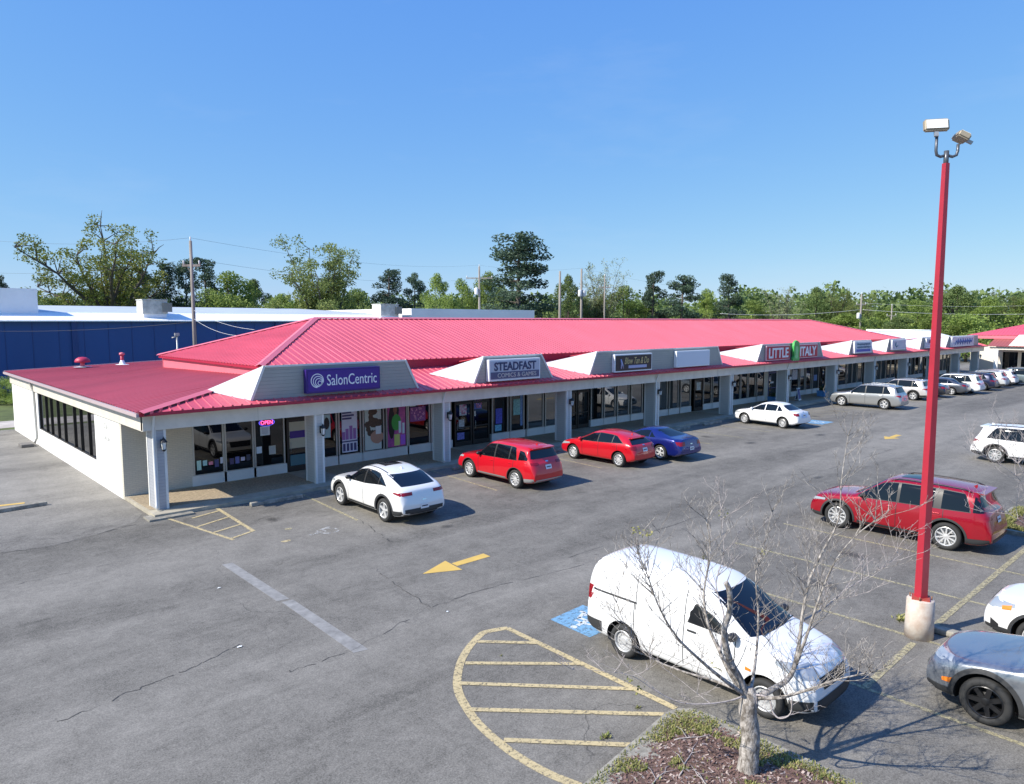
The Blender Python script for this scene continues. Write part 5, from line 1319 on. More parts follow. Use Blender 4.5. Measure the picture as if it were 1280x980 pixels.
def van_extra(c):
    for s in (1,-1):
        c['side'](s,[(2.42,.985,1.015),(4.15,.985,1.015)][0:0] or [(3.30,1.13,1.165),(4.34,1.13,1.165)],'slide_rail',M['plastic'],.010,2,10)
        for t in (1.04,2.28,3.32): c['side'](s,[(t-.007,1.02,1.66 if t>2 else 1.12),(t+.007,1.02,1.66 if t>2 else 1.12)],'panel_seam',M['rimblack'],.003,8,1)
        c['side'](s,[(1.25,.40,.412),(3.2,.40,.412)],'panel_crease',M['silverplastic'],.003,1,12)
        c['side'](s,[(2.40,1.625,1.637),(4.2,1.60,1.612)],'roof_gutter',M['silverplastic'],.003,1,12)
        c['side'](s,[(3.86,.84,.99),(4.02,.84,.99)][0:2],'fuel_flap',S['paint'],.006,2,2)
        c['side'](s,[(4.12,.34,.56),(4.53,.34,.56)],'bumper_corner',M['plastic'],.010,4,8)
        c['side'](s,[(.04,.27,.50),(.50,.22,.44)],'bumper_corner',M['plastic'],.010,4,8)
        c['side'](s,[(1.0,.70,.74),(1.1,.70,.76)],'side_repeater',M['amber'],.010,2,3)
    c['endp'](True,-.80,.80,.25,.50,'front_bumper_trim',M['plastic'],.009,14,4)
    q=MB(); q.tube([V((c['X'](.99),-.5,1.20)),V((c['X'](1.02),.1,1.215))],.012,n=5); q.tube([V((c['X'](.99),.1,1.20)),V((c['X'](1.02),.6,1.215))],.012,n=5); q.build('wiper',M['black'],c['root'])
S['extra']=[van_extra]
c=make_car('cargo_van',S,'white windowless cargo van parked behind the bare tree','van'); place(c,10.36,6.66,-90,0)

# ------------------------------------------------------------------ red lamp pole with two floodlights
lpx,lpy=15.42,4.60
t=empty('lamp_pole',(lpx,lpy,0),0,'tall square red light pole with two floodlights on a round concrete base','lamp pole')
q=MB(); q.lathe([(0,0),(.265,0),(.258,.4),(.25,.77),(.235,.79),(0,.79)],n=28); q.build('concrete_base',M['polecon'],t)
q=MB(); q.tube([(0,0,.82),(0,0,9.27)],[.118,.064],n=4,smooth=False); o=q.build('pole',M['polered'],t); o.rotation_euler=(0,0,R(63))
q=MB(); q.box((-.16,-.16,.79),(.16,.16,.82)); 
o=q.build('base_plate',mat('rusty_red',(.35,.06,.04),.7),t); o.rotation_euler=(0,0,R(18))
for i in range(4):
    a=R(12+90*i); q=MB(); q.tube([(.19*math.cos(a),.19*math.sin(a),.80),(.19*math.cos(a),.19*math.sin(a),.87)],.014,n=6); q.build('bolt',mat('rust',(.25,.12,.07),.8),t)
q=MB(); q.tube([(0,0,9.2),(0,0,9.50)],.045,n=10); q.build('tenon',M['polestub'] if 'polestub' in M else mat('grey_tenon',(.12,.13,.15),.4,metal=.5),t)
# arms in the plane seen from the lot
ax=V((math.sin(AZ),-math.cos(AZ),0)); 
q=MB()
for s,hx,hz in ((-1,-.20,9.78),(1,.21,9.62)):
    b=ax*hx*1.0
    q.tube([V((0,0,9.42)),b*.55+V((0,0,9.39)),b*.9+V((0,0,9.42)),b+V((0,0,9.50)),b+V((0,0,hz))],.027,n=8)
q.build('bracket_arm',MATS['grey_tenon'],t)
def flood(base,yaw,pitch,label):
    f=empty('floodlight',(0,0,0),0); f.parent=t; f.location=base; f.rotation_euler=(0,0,yaw); 
    return f
def flood_mesh(nm,base,yaw,tilt):
    mt=Matrix.Translation(base)@Matrix.Rotation(yaw,4,'Z')@Matrix.Rotation(tilt,4,'X')
    q=MB(); q.box((-.215,-.045,-.115),(.215,.07,.115)); bmesh.ops.bevel(q.bm,geom=list(q.bm.edges),offset=.025,segments=3,affect='EDGES')
    o=q.build(nm,mat('lamp_housing',(.40,.34,.25),.5,metal=.3),t); o.data.transform(mt)
    q=MB(); q.box((-.18,-.052,-.085),(.18,-.047,.085),None,mt); q.build('lens',M['lens'],o)
    q=MB(); q.box((-.035,.0,-.22),(.035,.05,-.09),None,mt); q.build('knuckle',M['galv'],o)
# left head faces the camera, right head faces away to the right
flood_mesh('floodlight',ax*-.22+V((0,0,9.97)),AZ-R(90)-R(12),R(-16))
flood_mesh('floodlight',ax*.27+V((0,0,9.76)),AZ-R(90)+R(75),R(-60))
# short kerb stones at its foot
tag(boxobj('kerb_block',(15.78,3.75,.004),(16.0,4.5,.13),M['kerb'],None,.03),'short broken kerb block at the foot of the red lamp pole','kerb block')

# ------------------------------------------------------------------ planting islands
def island(pts,name,lab):
    n=len(pts); q=MB()
    k=tag(None or MBprism(pts,.13,'planting_kerb',M['kerb']),kind='structure')
    c=V((sum(p[0] for p in pts)/n,sum(p[1] for p in pts)/n))
    return k
def MBprism(pts,z,name,m):
    q=MB(); q.prism([V((x,y,-.1)) for x,y in pts],(0,0,z+.1)); return q.build(name,m)
def inset(pts,d):
    out=[]; n=len(pts)
    for i in range(n):
        p0=V(pts[i-1]);p1=V(pts[i]);p2=V(pts[(i+1)%n])
        a=(p1-p0).normalized(); b=(p2-p1).normalized(); na=V((-a.y,a.x)); nb=V((-b.y,b.x)); k=(na+nb); k=k/max(.2,k.dot(na)) if k.length>0 else na
        out.append(tuple(p1+k*d))
    return out
ISL=[(9.62,-3),(9.62,5.75),(9.56,6.05),(9.40,6.22),(9.15,6.28),(7.1,6.02),(4.0,5.7),(0,5.3),(0,-3)]   # counter clockwise
MBprism(ISL,.12,'planting_kerb',M['kerb'])['kind']='structure'
inn=inset(ISL,.11)
def mound(pts,name,hmax,m,res=.16):
    xs=[p[0] for p in pts]; ys=[p[1] for p in pts]
    from mathutils.geometry import intersect_point_line
    def inside(x,y):
        c=False; n=len(pts)
        for i in range(n):
            x1,y1=pts[i];x2,y2=pts[(i+1)%n]
            if (y1>y)!=(y2>y) and x<(x2-x1)*(y-y1)/(y2-y1)+x1: c=not c
        return c
    def dist(x,y):
        return min(((V((x,y))-intersect_point_line(V((x,y)),V(pts[i]),V(pts[(i+1)%len(pts)]))[0].to_2d()).length) if 0<=intersect_point_line(V((x,y)),V(pts[i]),V(pts[(i+1)%len(pts)]))[1]<=1 else (V((x,y))-V(pts[i])).length for i in range(len(pts)))
    q=MB(); bmf=q.bm; vs=[bmf.verts.new((x,y,.125)) for x,y in pts]; bmf.faces.new(vs)
    bmesh.ops.triangulate(bmf,faces=bmf.faces)
    for _ in range(12):
        es=[e for e in bmf.edges if e.calc_length()>res*2.2]
        if not es: break
        bmesh.ops.subdivide_edges(bmf,edges=es,cuts=1); bmesh.ops.triangulate(bmf,faces=bmf.faces)
    r=random.Random(4)
    from mathutils import noise
    for v in bmf.verts:
        d=dist(v.co.x,v.co.y); v.co.z=.10+hmax*(1-math.exp(-d*1.2))+(.05*noise.noise(v.co*2.5) +.02*noise.noise(v.co*9))*min(1,d*3)
    for f in bmf.faces: f.smooth=True
    o=q.build(name,m); o['kind']='structure'
    b=bmesh.new(); b.from_mesh(o.data); bv=BVHTree.FromBMesh(b); b.free()
    return o,inside,dist,bv
soil,ins1,dst1,bv1=mound(inn,'mulch_bed',.10,M['mulch'])
def zon(bv,x,y):
    h=bv.ray_cast(V((x,y,3)),V((0,0,-1))); return h[0].z if h[0] else .12
def tone_attr(o,vals):
    a=o.data.attributes.new('tone','FLOAT','FACE'); a.data.foreach_set('value',vals)
def grass_clump(pts,name,n,hmin,hmax,seed,bv,m,wid=.011):
    r=random.Random(seed); q=MB(); tone=[]
    for i in range(n):
        x,y=pts(r)
        if x is None: continue
        z=zon(bv,x,y); h=r.uniform(hmin,hmax); a=r.uniform(0,6.28); lean=V((math.cos(a),math.sin(a),0))*h*r.uniform(.2,.8); s=V((-math.sin(a),math.cos(a),0))*wid*r.uniform(.6,1.3)
        b=V((x,y,z-.01)); q.poly([b-s,b+s,b+lean*.4+V((0,0,h*.7))+s*.6,b+lean*.4+V((0,0,h*.7))-s*.6]); q.poly([b+lean*.4+V((0,0,h*.7))-s*.6,b+lean*.4+V((0,0,h*.7))+s*.6,b+lean+V((0,0,h*.9))])
        tn=r.random(); tone+= [tn,tn]
    o=q.build(name,m,recalc=False); tone_attr(o,tone); tag(o,kind='stuff'); return o
from mathutils import noise as mnoise
def gpts(r):
    while True:
        x=r.uniform(3.5,9.6); y=r.uniform(2.2,6.25)
        d=dst1(x,y)
        if not ins1(x,y):
            if d<.07 and r.random()<.25: return x,y
            continue
        nz=mnoise.noise(V((x*1.6,y*1.6,0)))+.35*mnoise.noise(V((x*6,y*6,3)))
        if (d<.26+.70*nz) or nz>.36 or r.random()<.012: return x,y
g=grass_clump(gpts,'grass',21000,.012,.075,5,bv1,M['grassblade']); g['label']='yellow green grass tufts along the island kerb'; g['category']='grass'
def chips(name,pts,n,seed,bv,m):
    r=random.Random(seed); q=MB()
    for i in range(n):
        x,y=pts(r); z=zon(bv,x,y)+.008; a=r.uniform(0,6.28); l=r.uniform(.012,.045); w=l*r.uniform(.25,.6)
        d=V((math.cos(a),math.sin(a),r.uniform(-.5,.5)))*l; s=V((-math.sin(a),math.cos(a),r.uniform(-.4,.4)))*w; p=V((x,y,z))
        q.poly([p-d-s,p+d-s*.6,p+d+s,p-d+s*.7])
    return tag(q.build(name,m,recalc=False),kind='stuff')
def mpts(r):
    while True:
        x=r.uniform(4,9.5); y=r.uniform(2.2,6.2)
        if ins1(x,y): return x,y
o=chips('mulch_chips',mpts,16000,8,bv1,M['chip']); o['label']='reddish brown bark chips covering the island'; o['category']='mulch'
o=chips('mulch_chips',mpts,3000,9,bv1,mat('pale_chip',(.42,.34,.30),.9)); o['label']='scattered pale dead leaves and bits of wood on the island bark'; o['category']='leaf litter'
# fallen twigs on the bed
r=random.Random(21)
for i,(x,y,a,l,lab) in enumerate(((8.3,5.3,20,.9,'long pale fallen twig lying on the bark left of the trunk'),(8.0,4.9,60,.7,'forked grey fallen twig on the bark near the lower frame edge'),(8.8,5.55,-30,.55,'short pale fallen twig between grass and trunk'),(7.7,5.35,10,.6,'thin fallen twig near the island kerb on the left'))):
    q=MB(); p=[]; 
    for k in range(7):
        xx=x+math.cos(R(a))*l*(k/6-.5)+r.uniform(-.02,.02); yy=y+math.sin(R(a))*l*(k/6-.5)+r.uniform(-.03,.03); p.append(V((xx,yy,zon(bv1,xx,yy)+.02)))
    q.tube(p,[.010,.010,.009,.008,.007,.005,.003],n=5); q.tube([p[2],p[2]+V((.1,.16,.02)),p[2]+V((.14,.3,.0))],[.006,.005,.002],n=4); q.tube([p[4],p[4]+V((.12,-.1,.03))],[.005,.002],n=4)
    tag(q.build('fallen_twig',M['twig']),lab,'twig')
# second island at the right
ISL2=[(24.95,-8),(28.6,-8),(28.6,5.4),(28.3,5.85),(25.4,5.9),(25.0,5.5)]
MBprism(ISL2,.12,'planting_kerb',M['kerb'])['kind']='structure'
soil2,ins2,dst2,bv2=mound(inset(ISL2,.15),'mulch_bed',.14,M['mulch'],.4)
def g2p(r):
    while True:
        x=r.uniform(24.9,28.6); y=r.uniform(3,5.8)
        if ins2(x,y) and (dst2(x,y)<.35+.5*mnoise.noise(V((x,y,0)))): return x,y
g=grass_clump(g2p,'grass',5000,.05,.16,6,bv2,M['grassblade'],.016); g['label']='bright grass edge of the second island behind the big red suv'; g['category']='grass'
def m2(r):
    while True:
        x=r.uniform(24.9,28.6); y=r.uniform(1,5.8)
        if ins2(x,y): return x,y
o=chips('mulch_chips',m2,4000,10,bv2,M['chip']); o['label']='reddish bark chips of the second island behind the big red suv'; o['category']='mulch'
# small weeds growing through the asphalt
def weed(x,y,s,lab,n=60):
    r=random.Random(int(x*100)); q=MB(); tone=[]
    for i in range(n):
        a=r.uniform(0,6.28); h=s*r.uniform(.3,1); b=V((x+r.gauss(0,s*.45),y+r.gauss(0,s*.3),0)); d=V((math.cos(a)*h*.7,math.sin(a)*h*.7,h*.6)); e=V((-math.sin(a),math.cos(a),0))*h*.18
        q.poly([b,b+d*.5+e,b+d,b+d*.5-e]); tone.append(r.random())
    o=q.build('weed',M['grassblade'],recalc=False); tone_attr(o,tone); tag(o,lab,'weed')
p=at(757,922); weed(p.x,p.y,.10,'small green weed inside the lower part of the big yellow hatch')
p=at(1128,775); weed(p.x,p.y,.16,'green weed tuft at the left foot of the red lamp pole',90)
p=at(626,820); weed(p.x,p.y,.05,'tiny weed in the first bay of the big yellow hatch',25)
p=at(797,885); weed(p.x,p.y,.07,'tiny weed near the tip of the island in the hatch',30)

r=random.Random(61)
for k,(x,y) in enumerate(((5.2,13.4),(9.2,12.0),(6.1,16.8))):
    weed_lab=['white scrap of paper left of the pale concrete strips','pale scrap between the hatch and the yellow arrow','small pale scrap above the upper concrete strip','pale scrap on the driving lane right of the yellow arrow','pale scrap near the edge of the side drive','pale scrap on the lane above the van'][k]
    q=MB(); q.poly([(r.uniform(-.03,.03)+.05*math.cos(t),.035*math.sin(t)+r.uniform(-.01,.01),.012+r.uniform(0,.012)) for t in [i*1.256 for i in range(5)]]); tag(q.build('paper_scrap',M['lens'],loc=(x,y,0)),weed_lab,'litter')

# ------------------------------------------------------------------ trees
def quad_leaf(q,p,s,r):
    n=V((r.gauss(0,1),r.gauss(0,1),r.gauss(.5,1))).normalized(); u=n.orthogonal().normalized(); u.rotate(Matrix.Rotation(r.uniform(0,6.28),3,n)); w=n.cross(u); a=s*r.uniform(.6,1.2); b=a*r.uniform(.5,.9)
    q.poly([p-u*a,p-w*b,p+u*a,p+w*b])
def grow_limbs(q,r,base,tips,rad,mid=.5,sag=0,n=6):
    """trunk to each tip, curved; returns sample points along the limbs"""
    out=[]
    for tip,r0 in tips:
        a=base; b=V(tip); c=a.lerp(b,mid)+V((r.uniform(-.1,.1),r.uniform(-.1,.1),.12))*(b-a).length
        pts=[]
        for i in range(7):
            t=i/6; pts.append(a*(1-t)**2+c*2*t*(1-t)+b*t*t+V((r.uniform(-1,1),r.uniform(-1,1),r.uniform(-1,1)))*(b-a).length*.012*(1 if 0<i<6 else 0))
        q.tube(pts,[max(.015,r0*(1-.85*i/6)) for i in range(7)],n=n,cap=False); out.append(pts)
    return out
TREE={}
def tree_mesh(kind,seed):
    r=random.Random(seed*97+hash(kind)%1000 if False else seed*97+sum(map(ord,kind))); wood=MB(); lf=MB(); tone=[]
    LS=dict(oak=.82,pine=1.05,green=.95,dark=.95,olive=.85,pale=.8,bush=.8)
    LN_=dict(oak=1.9,pine=2.6,green=2.8,dark=2.8,olive=3.0,pale=2.0,bush=2.4)
    RS_=dict(oak=1.25,pine=1.1,green=1.05,dark=1.05,olive=1.25,pale=1.2,bush=1.0)[kind]
    def clump(c,rx,rz,n,s,tn=None,hollow=.35):
        n=int(n*LN_[kind]); rx*=RS_; rz*=RS_
        t0=r.random() if tn is None else tn
        for i in range(n):
            d=V((r.gauss(0,1),r.gauss(0,1),r.gauss(0,1))).normalized()*(hollow+(1-hollow)*r.random()**.6)
            quad_leaf(lf,c+V((d.x*rx,d.y*rx,d.z*rz)),s*LS[kind],r); tone.append(min(1,max(0,t0*.6+r.random()*.4)))
    # every tree is built 10 m tall
    if kind=='oak':
        wood.tube([(0,0,-.3),(.05,0,1.5),(0,.05,2.6)],[.42,.33,.28],n=10)
        tips=[]
        for i in range(11):
            a=i/11*6.28+r.uniform(-.2,.2); e=r.uniform(.35,1.25); l=r.uniform(4.6,6.6)*(1.12 if e<.8 else 1.0); tips.append((V((math.cos(a)*math.cos(e)*l,math.sin(a)*math.cos(e)*l,2.6+math.sin(e)*l*1.12)),.17))
        tips.append((V((.3,.2,9.6)),.18))
        L1=grow_limbs(wood,r,V((0,.03,2.2)),tips,.2,.45)
        for pts in L1:
            for k in (2,3,4,5,6):
                for j in range(3):
                    b=pts[k]; d=V((r.uniform(-1,1),r.uniform(-1,1),r.uniform(-.1,1))).normalized()*r.uniform(.7,1.7); e=b+d; wood.tube([b,b+d*.5+V((0,0,.1)),e],[.05,.03,.012],n=4,cap=False)
                    if r.random()<.92: clump(e,.42,.32,36,.10); clump(b+d*.6,.3,.25,14,.09)
    elif kind=='pine':
        wood.tube([(0,0,-.3),(.1,0,4),(0,.1,9.4)],[.20,.15,.04],n=8)
        z=3.2
        while z<9.5:
            k=(z-3.2)/6.4; rad=(1.9*math.sin(min(1,k*1.5+.25)*math.pi*.62))*(1.12-.85*k)+.35
            for j in range(r.randint(3,5)):
                a=r.uniform(0,6.28); l=rad*r.uniform(.55,1.15); e=V((math.cos(a)*l,math.sin(a)*l,z+r.uniform(-.1,.45))); wood.tube([(0.05,0.03,z),e],[.045,.015],n=4,cap=False); clump(e,.55,.34,55,.085)
                if l>1: clump(V((e.x*.55,e.y*.55,e.z-.05)),.4,.25,25,.085)
            z+=r.uniform(.38,.62)
        clump(V((0,.1,9.5)),.5,.45,60,.085)
    elif kind=='green' or kind=='dark':
        wood.tube([(0,0,-.3),(.1,0,2),(0,.1,5)],[.26,.2,.12],n=8)
        for i in range(46):
            a=r.uniform(0,6.28); k=r.random(); z=2.0+7.2*k; rad=3.1*math.sin(min(1,(k*.9+.14))*math.pi)**.6*r.uniform(.45,1.05); e=V((math.cos(a)*rad,math.sin(a)*rad,z)); wood.tube([V((0,0,2+z*.25)),e*.6+V((0,0,z*.4)),e],[.07,.04,.02],n=4,cap=False) if i%3==0 else None
            clump(e,r.uniform(.7,1.1),r.uniform(.55,.85),85,.11)
    elif kind=='olive':
        wood.tube([(0,0,-.3),(0,0,1.6)],[.3,.26],n=8)
        tips=[(V((math.cos(a)*l*.8,math.sin(a)*l*.8,z)),.13) for a,l,z in [(i*.62+r.uniform(-.2,.2),r.uniform(1.5,4.4),r.uniform(6.2,9.7)) for i in range(16)]]
        tips+=[(V((math.cos(a)*4.2,math.sin(a)*4.2,r.uniform(3.4,5.5))),.09) for a in [i*.9 for i in range(7)]]
        for pts in grow_limbs(wood,r,V((0,0,1.2)),tips,.15,.4):
            for k in (2,3,4,5,6):
                for j in range(3):
                    b=pts[k]; d=V((r.uniform(-1,1),r.uniform(-1,1),r.uniform(-.3,1))).normalized()*r.uniform(.4,1.1); wood.tube([b,b+d],[.03,.01],n=3,cap=False); clump(b+d,.45,.38,26,.10)
    elif kind=='pale':
        wood.tube([(0,0,-.3),(.05,0,3),(0,.1,6)],[.14,.11,.05],n=6)
        tips=[(V((math.cos(a)*l,math.sin(a)*l,z)),.06) for a,l,z in [(i*.7+r.uniform(-.3,.3),r.uniform(.5,2.6),r.uniform(5.5,10)) for i in range(18)]]
        for pts in grow_limbs(wood,r,V((0,0,2.0)),tips,.08,.4,n=5):
            for k in (2,3,4,5,6):
                for j in range(3):
                    b=pts[k]; d=V((r.uniform(-1,1),r.uniform(-1,1),r.uniform(.1,1))).normalized()*r.uniform(.4,.9); wood.tube([b,b+d],[.016,.006],n=3,cap=False); clump(b+d,.35,.3,9,.085)
    elif kind=='bush':
        for i in range(30):
            a=r.uniform(0,6.28); k=r.random(); rad=3.4*(1-k*.55)*r.random()**.5; clump(V((math.cos(a)*rad,math.sin(a)*rad,1+k*8)),1.2,1.1,70,.17)
        wood.tube([(0,0,-.3),(0,0,5)],[.2,.1],n=6)
    bmesh.ops.recalc_face_normals(wood.bm,faces=wood.bm.faces)
    wm=bpy.data.meshes.new('trunk'); wood.bm.to_mesh(wm); wood.bm.free()
    lm=bpy.data.meshes.new('crown'); lf.bm.to_mesh(lm); lf.bm.free()
    a=lm.attributes.new('tone','FLOAT','FACE'); a.data.foreach_set('value',tone)
    wm.materials.append(M['bark']); 
    lm.materials.append({'oak':M['leaf_oak'],'pine':M['leaf_pine'],'green':M['leaf_green'],'dark':M['leaf_dark'],'olive':M['leaf_olive'],'pale':M['leaf_pale'],'bush':M['leaf_green']}[kind])
    return wm,lm
def tree(kind,seed,px,ytop,width,D,label,group=None,name=None,baseoff=0,natw=None):
    key=(kind,seed)
    if key not in TREE: TREE[key]=tree_mesh(*key)
    wm,lm=TREE[key]
    top=far(px,ytop,D); h=top.z-baseoff
    wm_=width*D/F_PX
    nm=name or {'oak':'oak_tree','pine':'pine_tree','green':'broadleaf_tree','dark':'broadleaf_tree','olive':'broadleaf_tree','pale':'broadleaf_tree','bush':'shrub'}[kind]
    rz=rnd.uniform(0,6.28); rv=V((top.y,-top.x,0)).normalized()      # right-hand direction as seen from the lot
    c_,s_=math.cos(rz),math.sin(rz)
    co_=[v.co for v in lm.vertices]; us=sorted((v.x*c_-v.y*s_)*rv.x+(v.x*s_+v.y*c_)*rv.y for v in co_[::4]); zs=sorted(v.z for v in co_[::4])
    u0,u1=us[int(len(us)*.003)],us[int(len(us)*.997)]; zt_=zs[int(len(zs)*.997)]
    sxy=wm_/(u1-u0); sz=h/zt_; base=V((top.x,top.y,0))-rv*((u0+u1)/2*sxy)
    t=empty(nm,(base.x,base.y,baseoff),0,label,'tree' if kind!='bush' else 'shrub',group)
    t.scale=(sxy,sxy,sz); t.rotation_euler=(0,0,rz)
    for n_,me in (('trunk',wm),('crown',lm)):
        o=bpy.data.objects.new(n_,me); COL.objects.link(o); o.parent=t
    return t
TL=[('oak',1,118,274,158,112,'big spreading half leafed oak with open limbs at the far left'),
('pine',1,2,345,22,130,'sliver of a dark pine at the left frame edge'),
('dark',2,75,366,70,150,'low dark tree behind the foot of the big spreading oak on its left'),
('pine',2,152,338,42,125,'dark pine partly hidden behind the right side of the big spreading oak'),
('pine',1,176,337,36,128,'narrow dark pine between the big oak and the two rounder pines'),
('pine',3,205,329,40,122,'round headed dark pine left of the nearest utility pole'),
('pine',2,231,325,34,124,'dark pine directly behind the nearest utility pole'),
('pine',4,256,323,44,120,'broad dark pine just right of the nearest utility pole'),
('green',1,286,341,84,118,'fresh green rounded tree right of the nearest utility pole'),
('green',2,130,372,60,135,'low green tree below the limbs of the big spreading oak'),
('dark',1,318,350,46,135,'dark green tree left of the big olive green tree'),
('olive',1,398,299,142,116,'large olive green tree with thin upper twigs left of centre'),
('green',3,350,368,60,125,'bright low tree in front of the left half of the big olive tree'),
('dark',3,446,362,60,126,'low dark tree under the right side of the big olive tree'),
('pine',3,487,337,52,125,'dark pine just right of the big olive tree'),
('pine',1,519,342,40,128,'narrow dark pine right of the rooftop unit'),
('green',2,546,343,46,118,'bright yellow green tree third left of the tall pine'),
('green',1,577,350,48,120,'bright rounded tree second left of the tall pine'),
('green',3,610,341,46,122,'bright tree directly left of the tall pine'),
('pine',5,650,293,88,112,'tallest dark pine near the middle of the skyline'),
('dark',2,712,345,46,128,'mid green tree behind the two plain utility poles'),
('pale',1,757,323,60,118,'tall pale barely leafed tree behind the thin utility pole'),
('pale',2,738,343,50,120,'shorter pale thin tree left of the tallest pale one'),
('green',2,782,358,72,122,'low bright bushy tree right of the tall pale tree'),
('olive',2,742,372,60,118,'low olive tree below the tall pale tree'),
('pine',4,817,340,40,122,'dark pine left of the pair in the right middle'),
('pine',2,853,345,50,120,'round dark pine right of the pair in the right middle'),
('green',3,885,362,44,128,'small green tree between the pine pair and the lone pine'),
('pine',3,912,343,40,124,'lone dark pine right of the pine pair'),
('green',1,943,376,60,130,'low rounded green tree above the restaurant signs'),
('pale',3,978,359,52,126,'pale leafless looking tree above the sixth gable'),
('dark',1,1020,360,50,128,'dark and green tree right of the pale leafless one'),
('olive',1,1046,361,46,126,'olive tree left of the far pole with a transformer'),
('olive',2,1078,372,56,130,'soft olive tree behind the far pole with a transformer'),
('green',2,1108,384,50,140,'low green tree between the two far poles'),
('green',1,1146,376,62,130,'green tree directly left of the red lamp pole'),
('dark',2,1196,358,66,134,'tallest green tree right of the red lamp pole'),
('green',3,1236,372,60,130,'bright green tree above the long last gable'),
('olive',1,1262,366,54,134,'olive tree second from the right frame edge'),
('green',2,1292,368,60,128,'green tree cut by the right frame edge'),
('green',1,1172,392,60,115,'low bright tree behind the white flat roof block'),
('dark',3,1122,396,56,118,'low dark tree at the right tip of the red hip roof'),
('bush',1,1215,392,70,112,'leafy green shrub behind the last sign gable'),
('green',3,1060,392,64,122,'low green tree behind the end slope of the red roof'),
('dark',1,1010,388,56,135,'low dark tree above the ridge end of the red roof'),
]
for k,sd,px,yt,w,D,lab in TL: tree(k,sd,px,yt,w,D,lab)
for px,yt,w,D,lab in ((2,472,44,55,'green shrub against the blue wall at the left frame edge'),(24,476,32,54,'green shrub against the blue wall nearest the white building'),(-22,466,44,56,'green shrub mostly cut off by the left frame edge')): tree('bush',2,px,yt,w,D,lab)
# distant wood
def wood_mass():
    r=random.Random(77); q=MB(); tone=[]
    for i in range(1100):
        px=r.uniform(-150,1430); D=r.uniform(150,215); p=far(px,400,D); h=r.uniform(7.5,13.5)+2.5*mnoise.noise(V((px*.02,1,0)))+(2 if px>930 else 0)*r.random()
        t0=r.random()
        for j in range(55):
            d=V((r.gauss(0,1),r.gauss(0,1),r.gauss(0,1))).normalized()*r.random()**.4
            quad_leaf(q,V((p.x+d.x*3.2,p.y+d.y*3.2,max(.3,h-2.5+d.z*2.6))),.55,r); tone.append(t0*.7+r.random()*.3)
        for j in range(20): quad_leaf(q,V((p.x+r.uniform(-2.5,2.5),p.y+r.uniform(-2.5,2.5),r.uniform(.3,h-2))),.6,r); tone.append(t0*.5)
    o=q.build('distant_wood',M['leaf_dark'],recalc=False); tone_attr(o,tone); tag(o,'low dense green wood along the horizon','wood',kind='stuff')
wood_mass()
# undergrowth line right behind the warehouse and the red roof
def hedge_mass():
    r=random.Random(78); q=MB(); tone=[]
    for i in range(420):
        px=r.uniform(900,1330); D=r.uniform(125,150); p=far(px,400,D); h=r.uniform(4.5,8.6)
        t0=r.random()
        for j in range(60):
            d=V((r.gauss(0,1),r.gauss(0,1),r.gauss(0,1))).normalized()*r.random()**.4
            quad_leaf(q,V((p.x+d.x*2.2,p.y+d.y*2.2,max(.3,h-2+d.z*2.2))),.24,r); tone.append(t0*.7+r.random()*.3)
        for j in range(14): quad_leaf(q,V((p.x+r.uniform(-2,2),p.y+r.uniform(-2,2),r.uniform(.3,h-2))),.5,r); tone.append(t0*.5)
    o=q.build('undergrowth',M['leaf_green'],recalc=False); tone_attr(o,tone); tag(o,'tangled green undergrowth below the trees at the right','undergrowth',kind='stuff')
hedge_mass()

# ------------------------------------------------------------------ bare foreground tree
def bare_tree(root_xy,label,limbs,trunkpts,trunkr,seed,name='bare_tree',twigs=1.15):
    bx,by=root_xy; D0=bx*_F.x+by*_F.y
    t=empty(name,(bx,by,.12),0,label,'tree'); off=V((bx,by,.12))
    r=random.Random(seed)
    def P(px,py,dd=0): return far(px,py,D0+dd)-off
    q=MB(); q.tube(smooth_pts([V(p) for p in trunkpts],4),trunkr_interp(trunkr,(len(trunkpts)-1)*4+1),n=14); 
    for f in q.bm.faces: f.smooth=True
    for v in q.bm.verts:
        v.co+=V((mnoise.noise(v.co*14),mnoise.noise(v.co*14+V((9,0,0))),0))*.018
    q.build('trunk',M['bark_grey'],t)
    for pts,r0,r1,ntw in limbs:
        W=[P(*p) for p in pts]; W=smooth_pts(W,4); n=len(W); q=MB()
        q.tube(W,[(r0+(r1-r0)*(i/(n-1))**.62)*.82 for i in range(n)],n=8)
        def twig(b,d,l,rad,depth):
            k=6; p=[b]; cur=b; dd=d.normalized(); curl=V((r.uniform(-.3,.3),r.uniform(-.3,.3),r.uniform(.1,.5)))
            for i in range(k):
                dd=(dd+curl*.18+V((r.uniform(-1,1),r.uniform(-1,1),r.uniform(-1,1)))*.13).normalized(); cur=cur+dd*l/k; p.append(cur)
            q.tube(p,[max(.0022,rad*(1-.75*i/k)) for i in range(k+1)],n=4,cap=False)
            if depth>0:
                for i in range(2,k+1):
                    if r.random()<.60:
                        a=r.uniform(0,6.28); s=V((math.cos(a),math.sin(a),r.uniform(.0,.8))).normalized()
                        twig(p[i],(dd*.7+s).normalized(),l*r.uniform(.28,.55),rad*.55,depth-1)
        for i in range(int(ntw*twigs)):
            k=r.randint(int(n*.22),n-1); a=r.uniform(0,6.28); d=(W[min(k+1,n-1)]-W[k-1]).normalized(); s=V((math.cos(a),math.sin(a),r.uniform(-.1,.9))).normalized()
            twig(W[k],(d*.5+s*.9).normalized(),r.uniform(.30,.95)*(1.15-.5*k/n),.0062,2)
        q.build('limb',M['bark_grey'] if r0>.03 else M['twig'],t)
    return t,P
def trunkr_interp(tr,n):
    out=[]
    for i in range(n):
        f=i/(n-1)*(len(tr)-1); a=int(f); b=min(a+1,len(tr)-1); out.append(tr[a]+(tr[b]-tr[a])*(f-a))
    return out
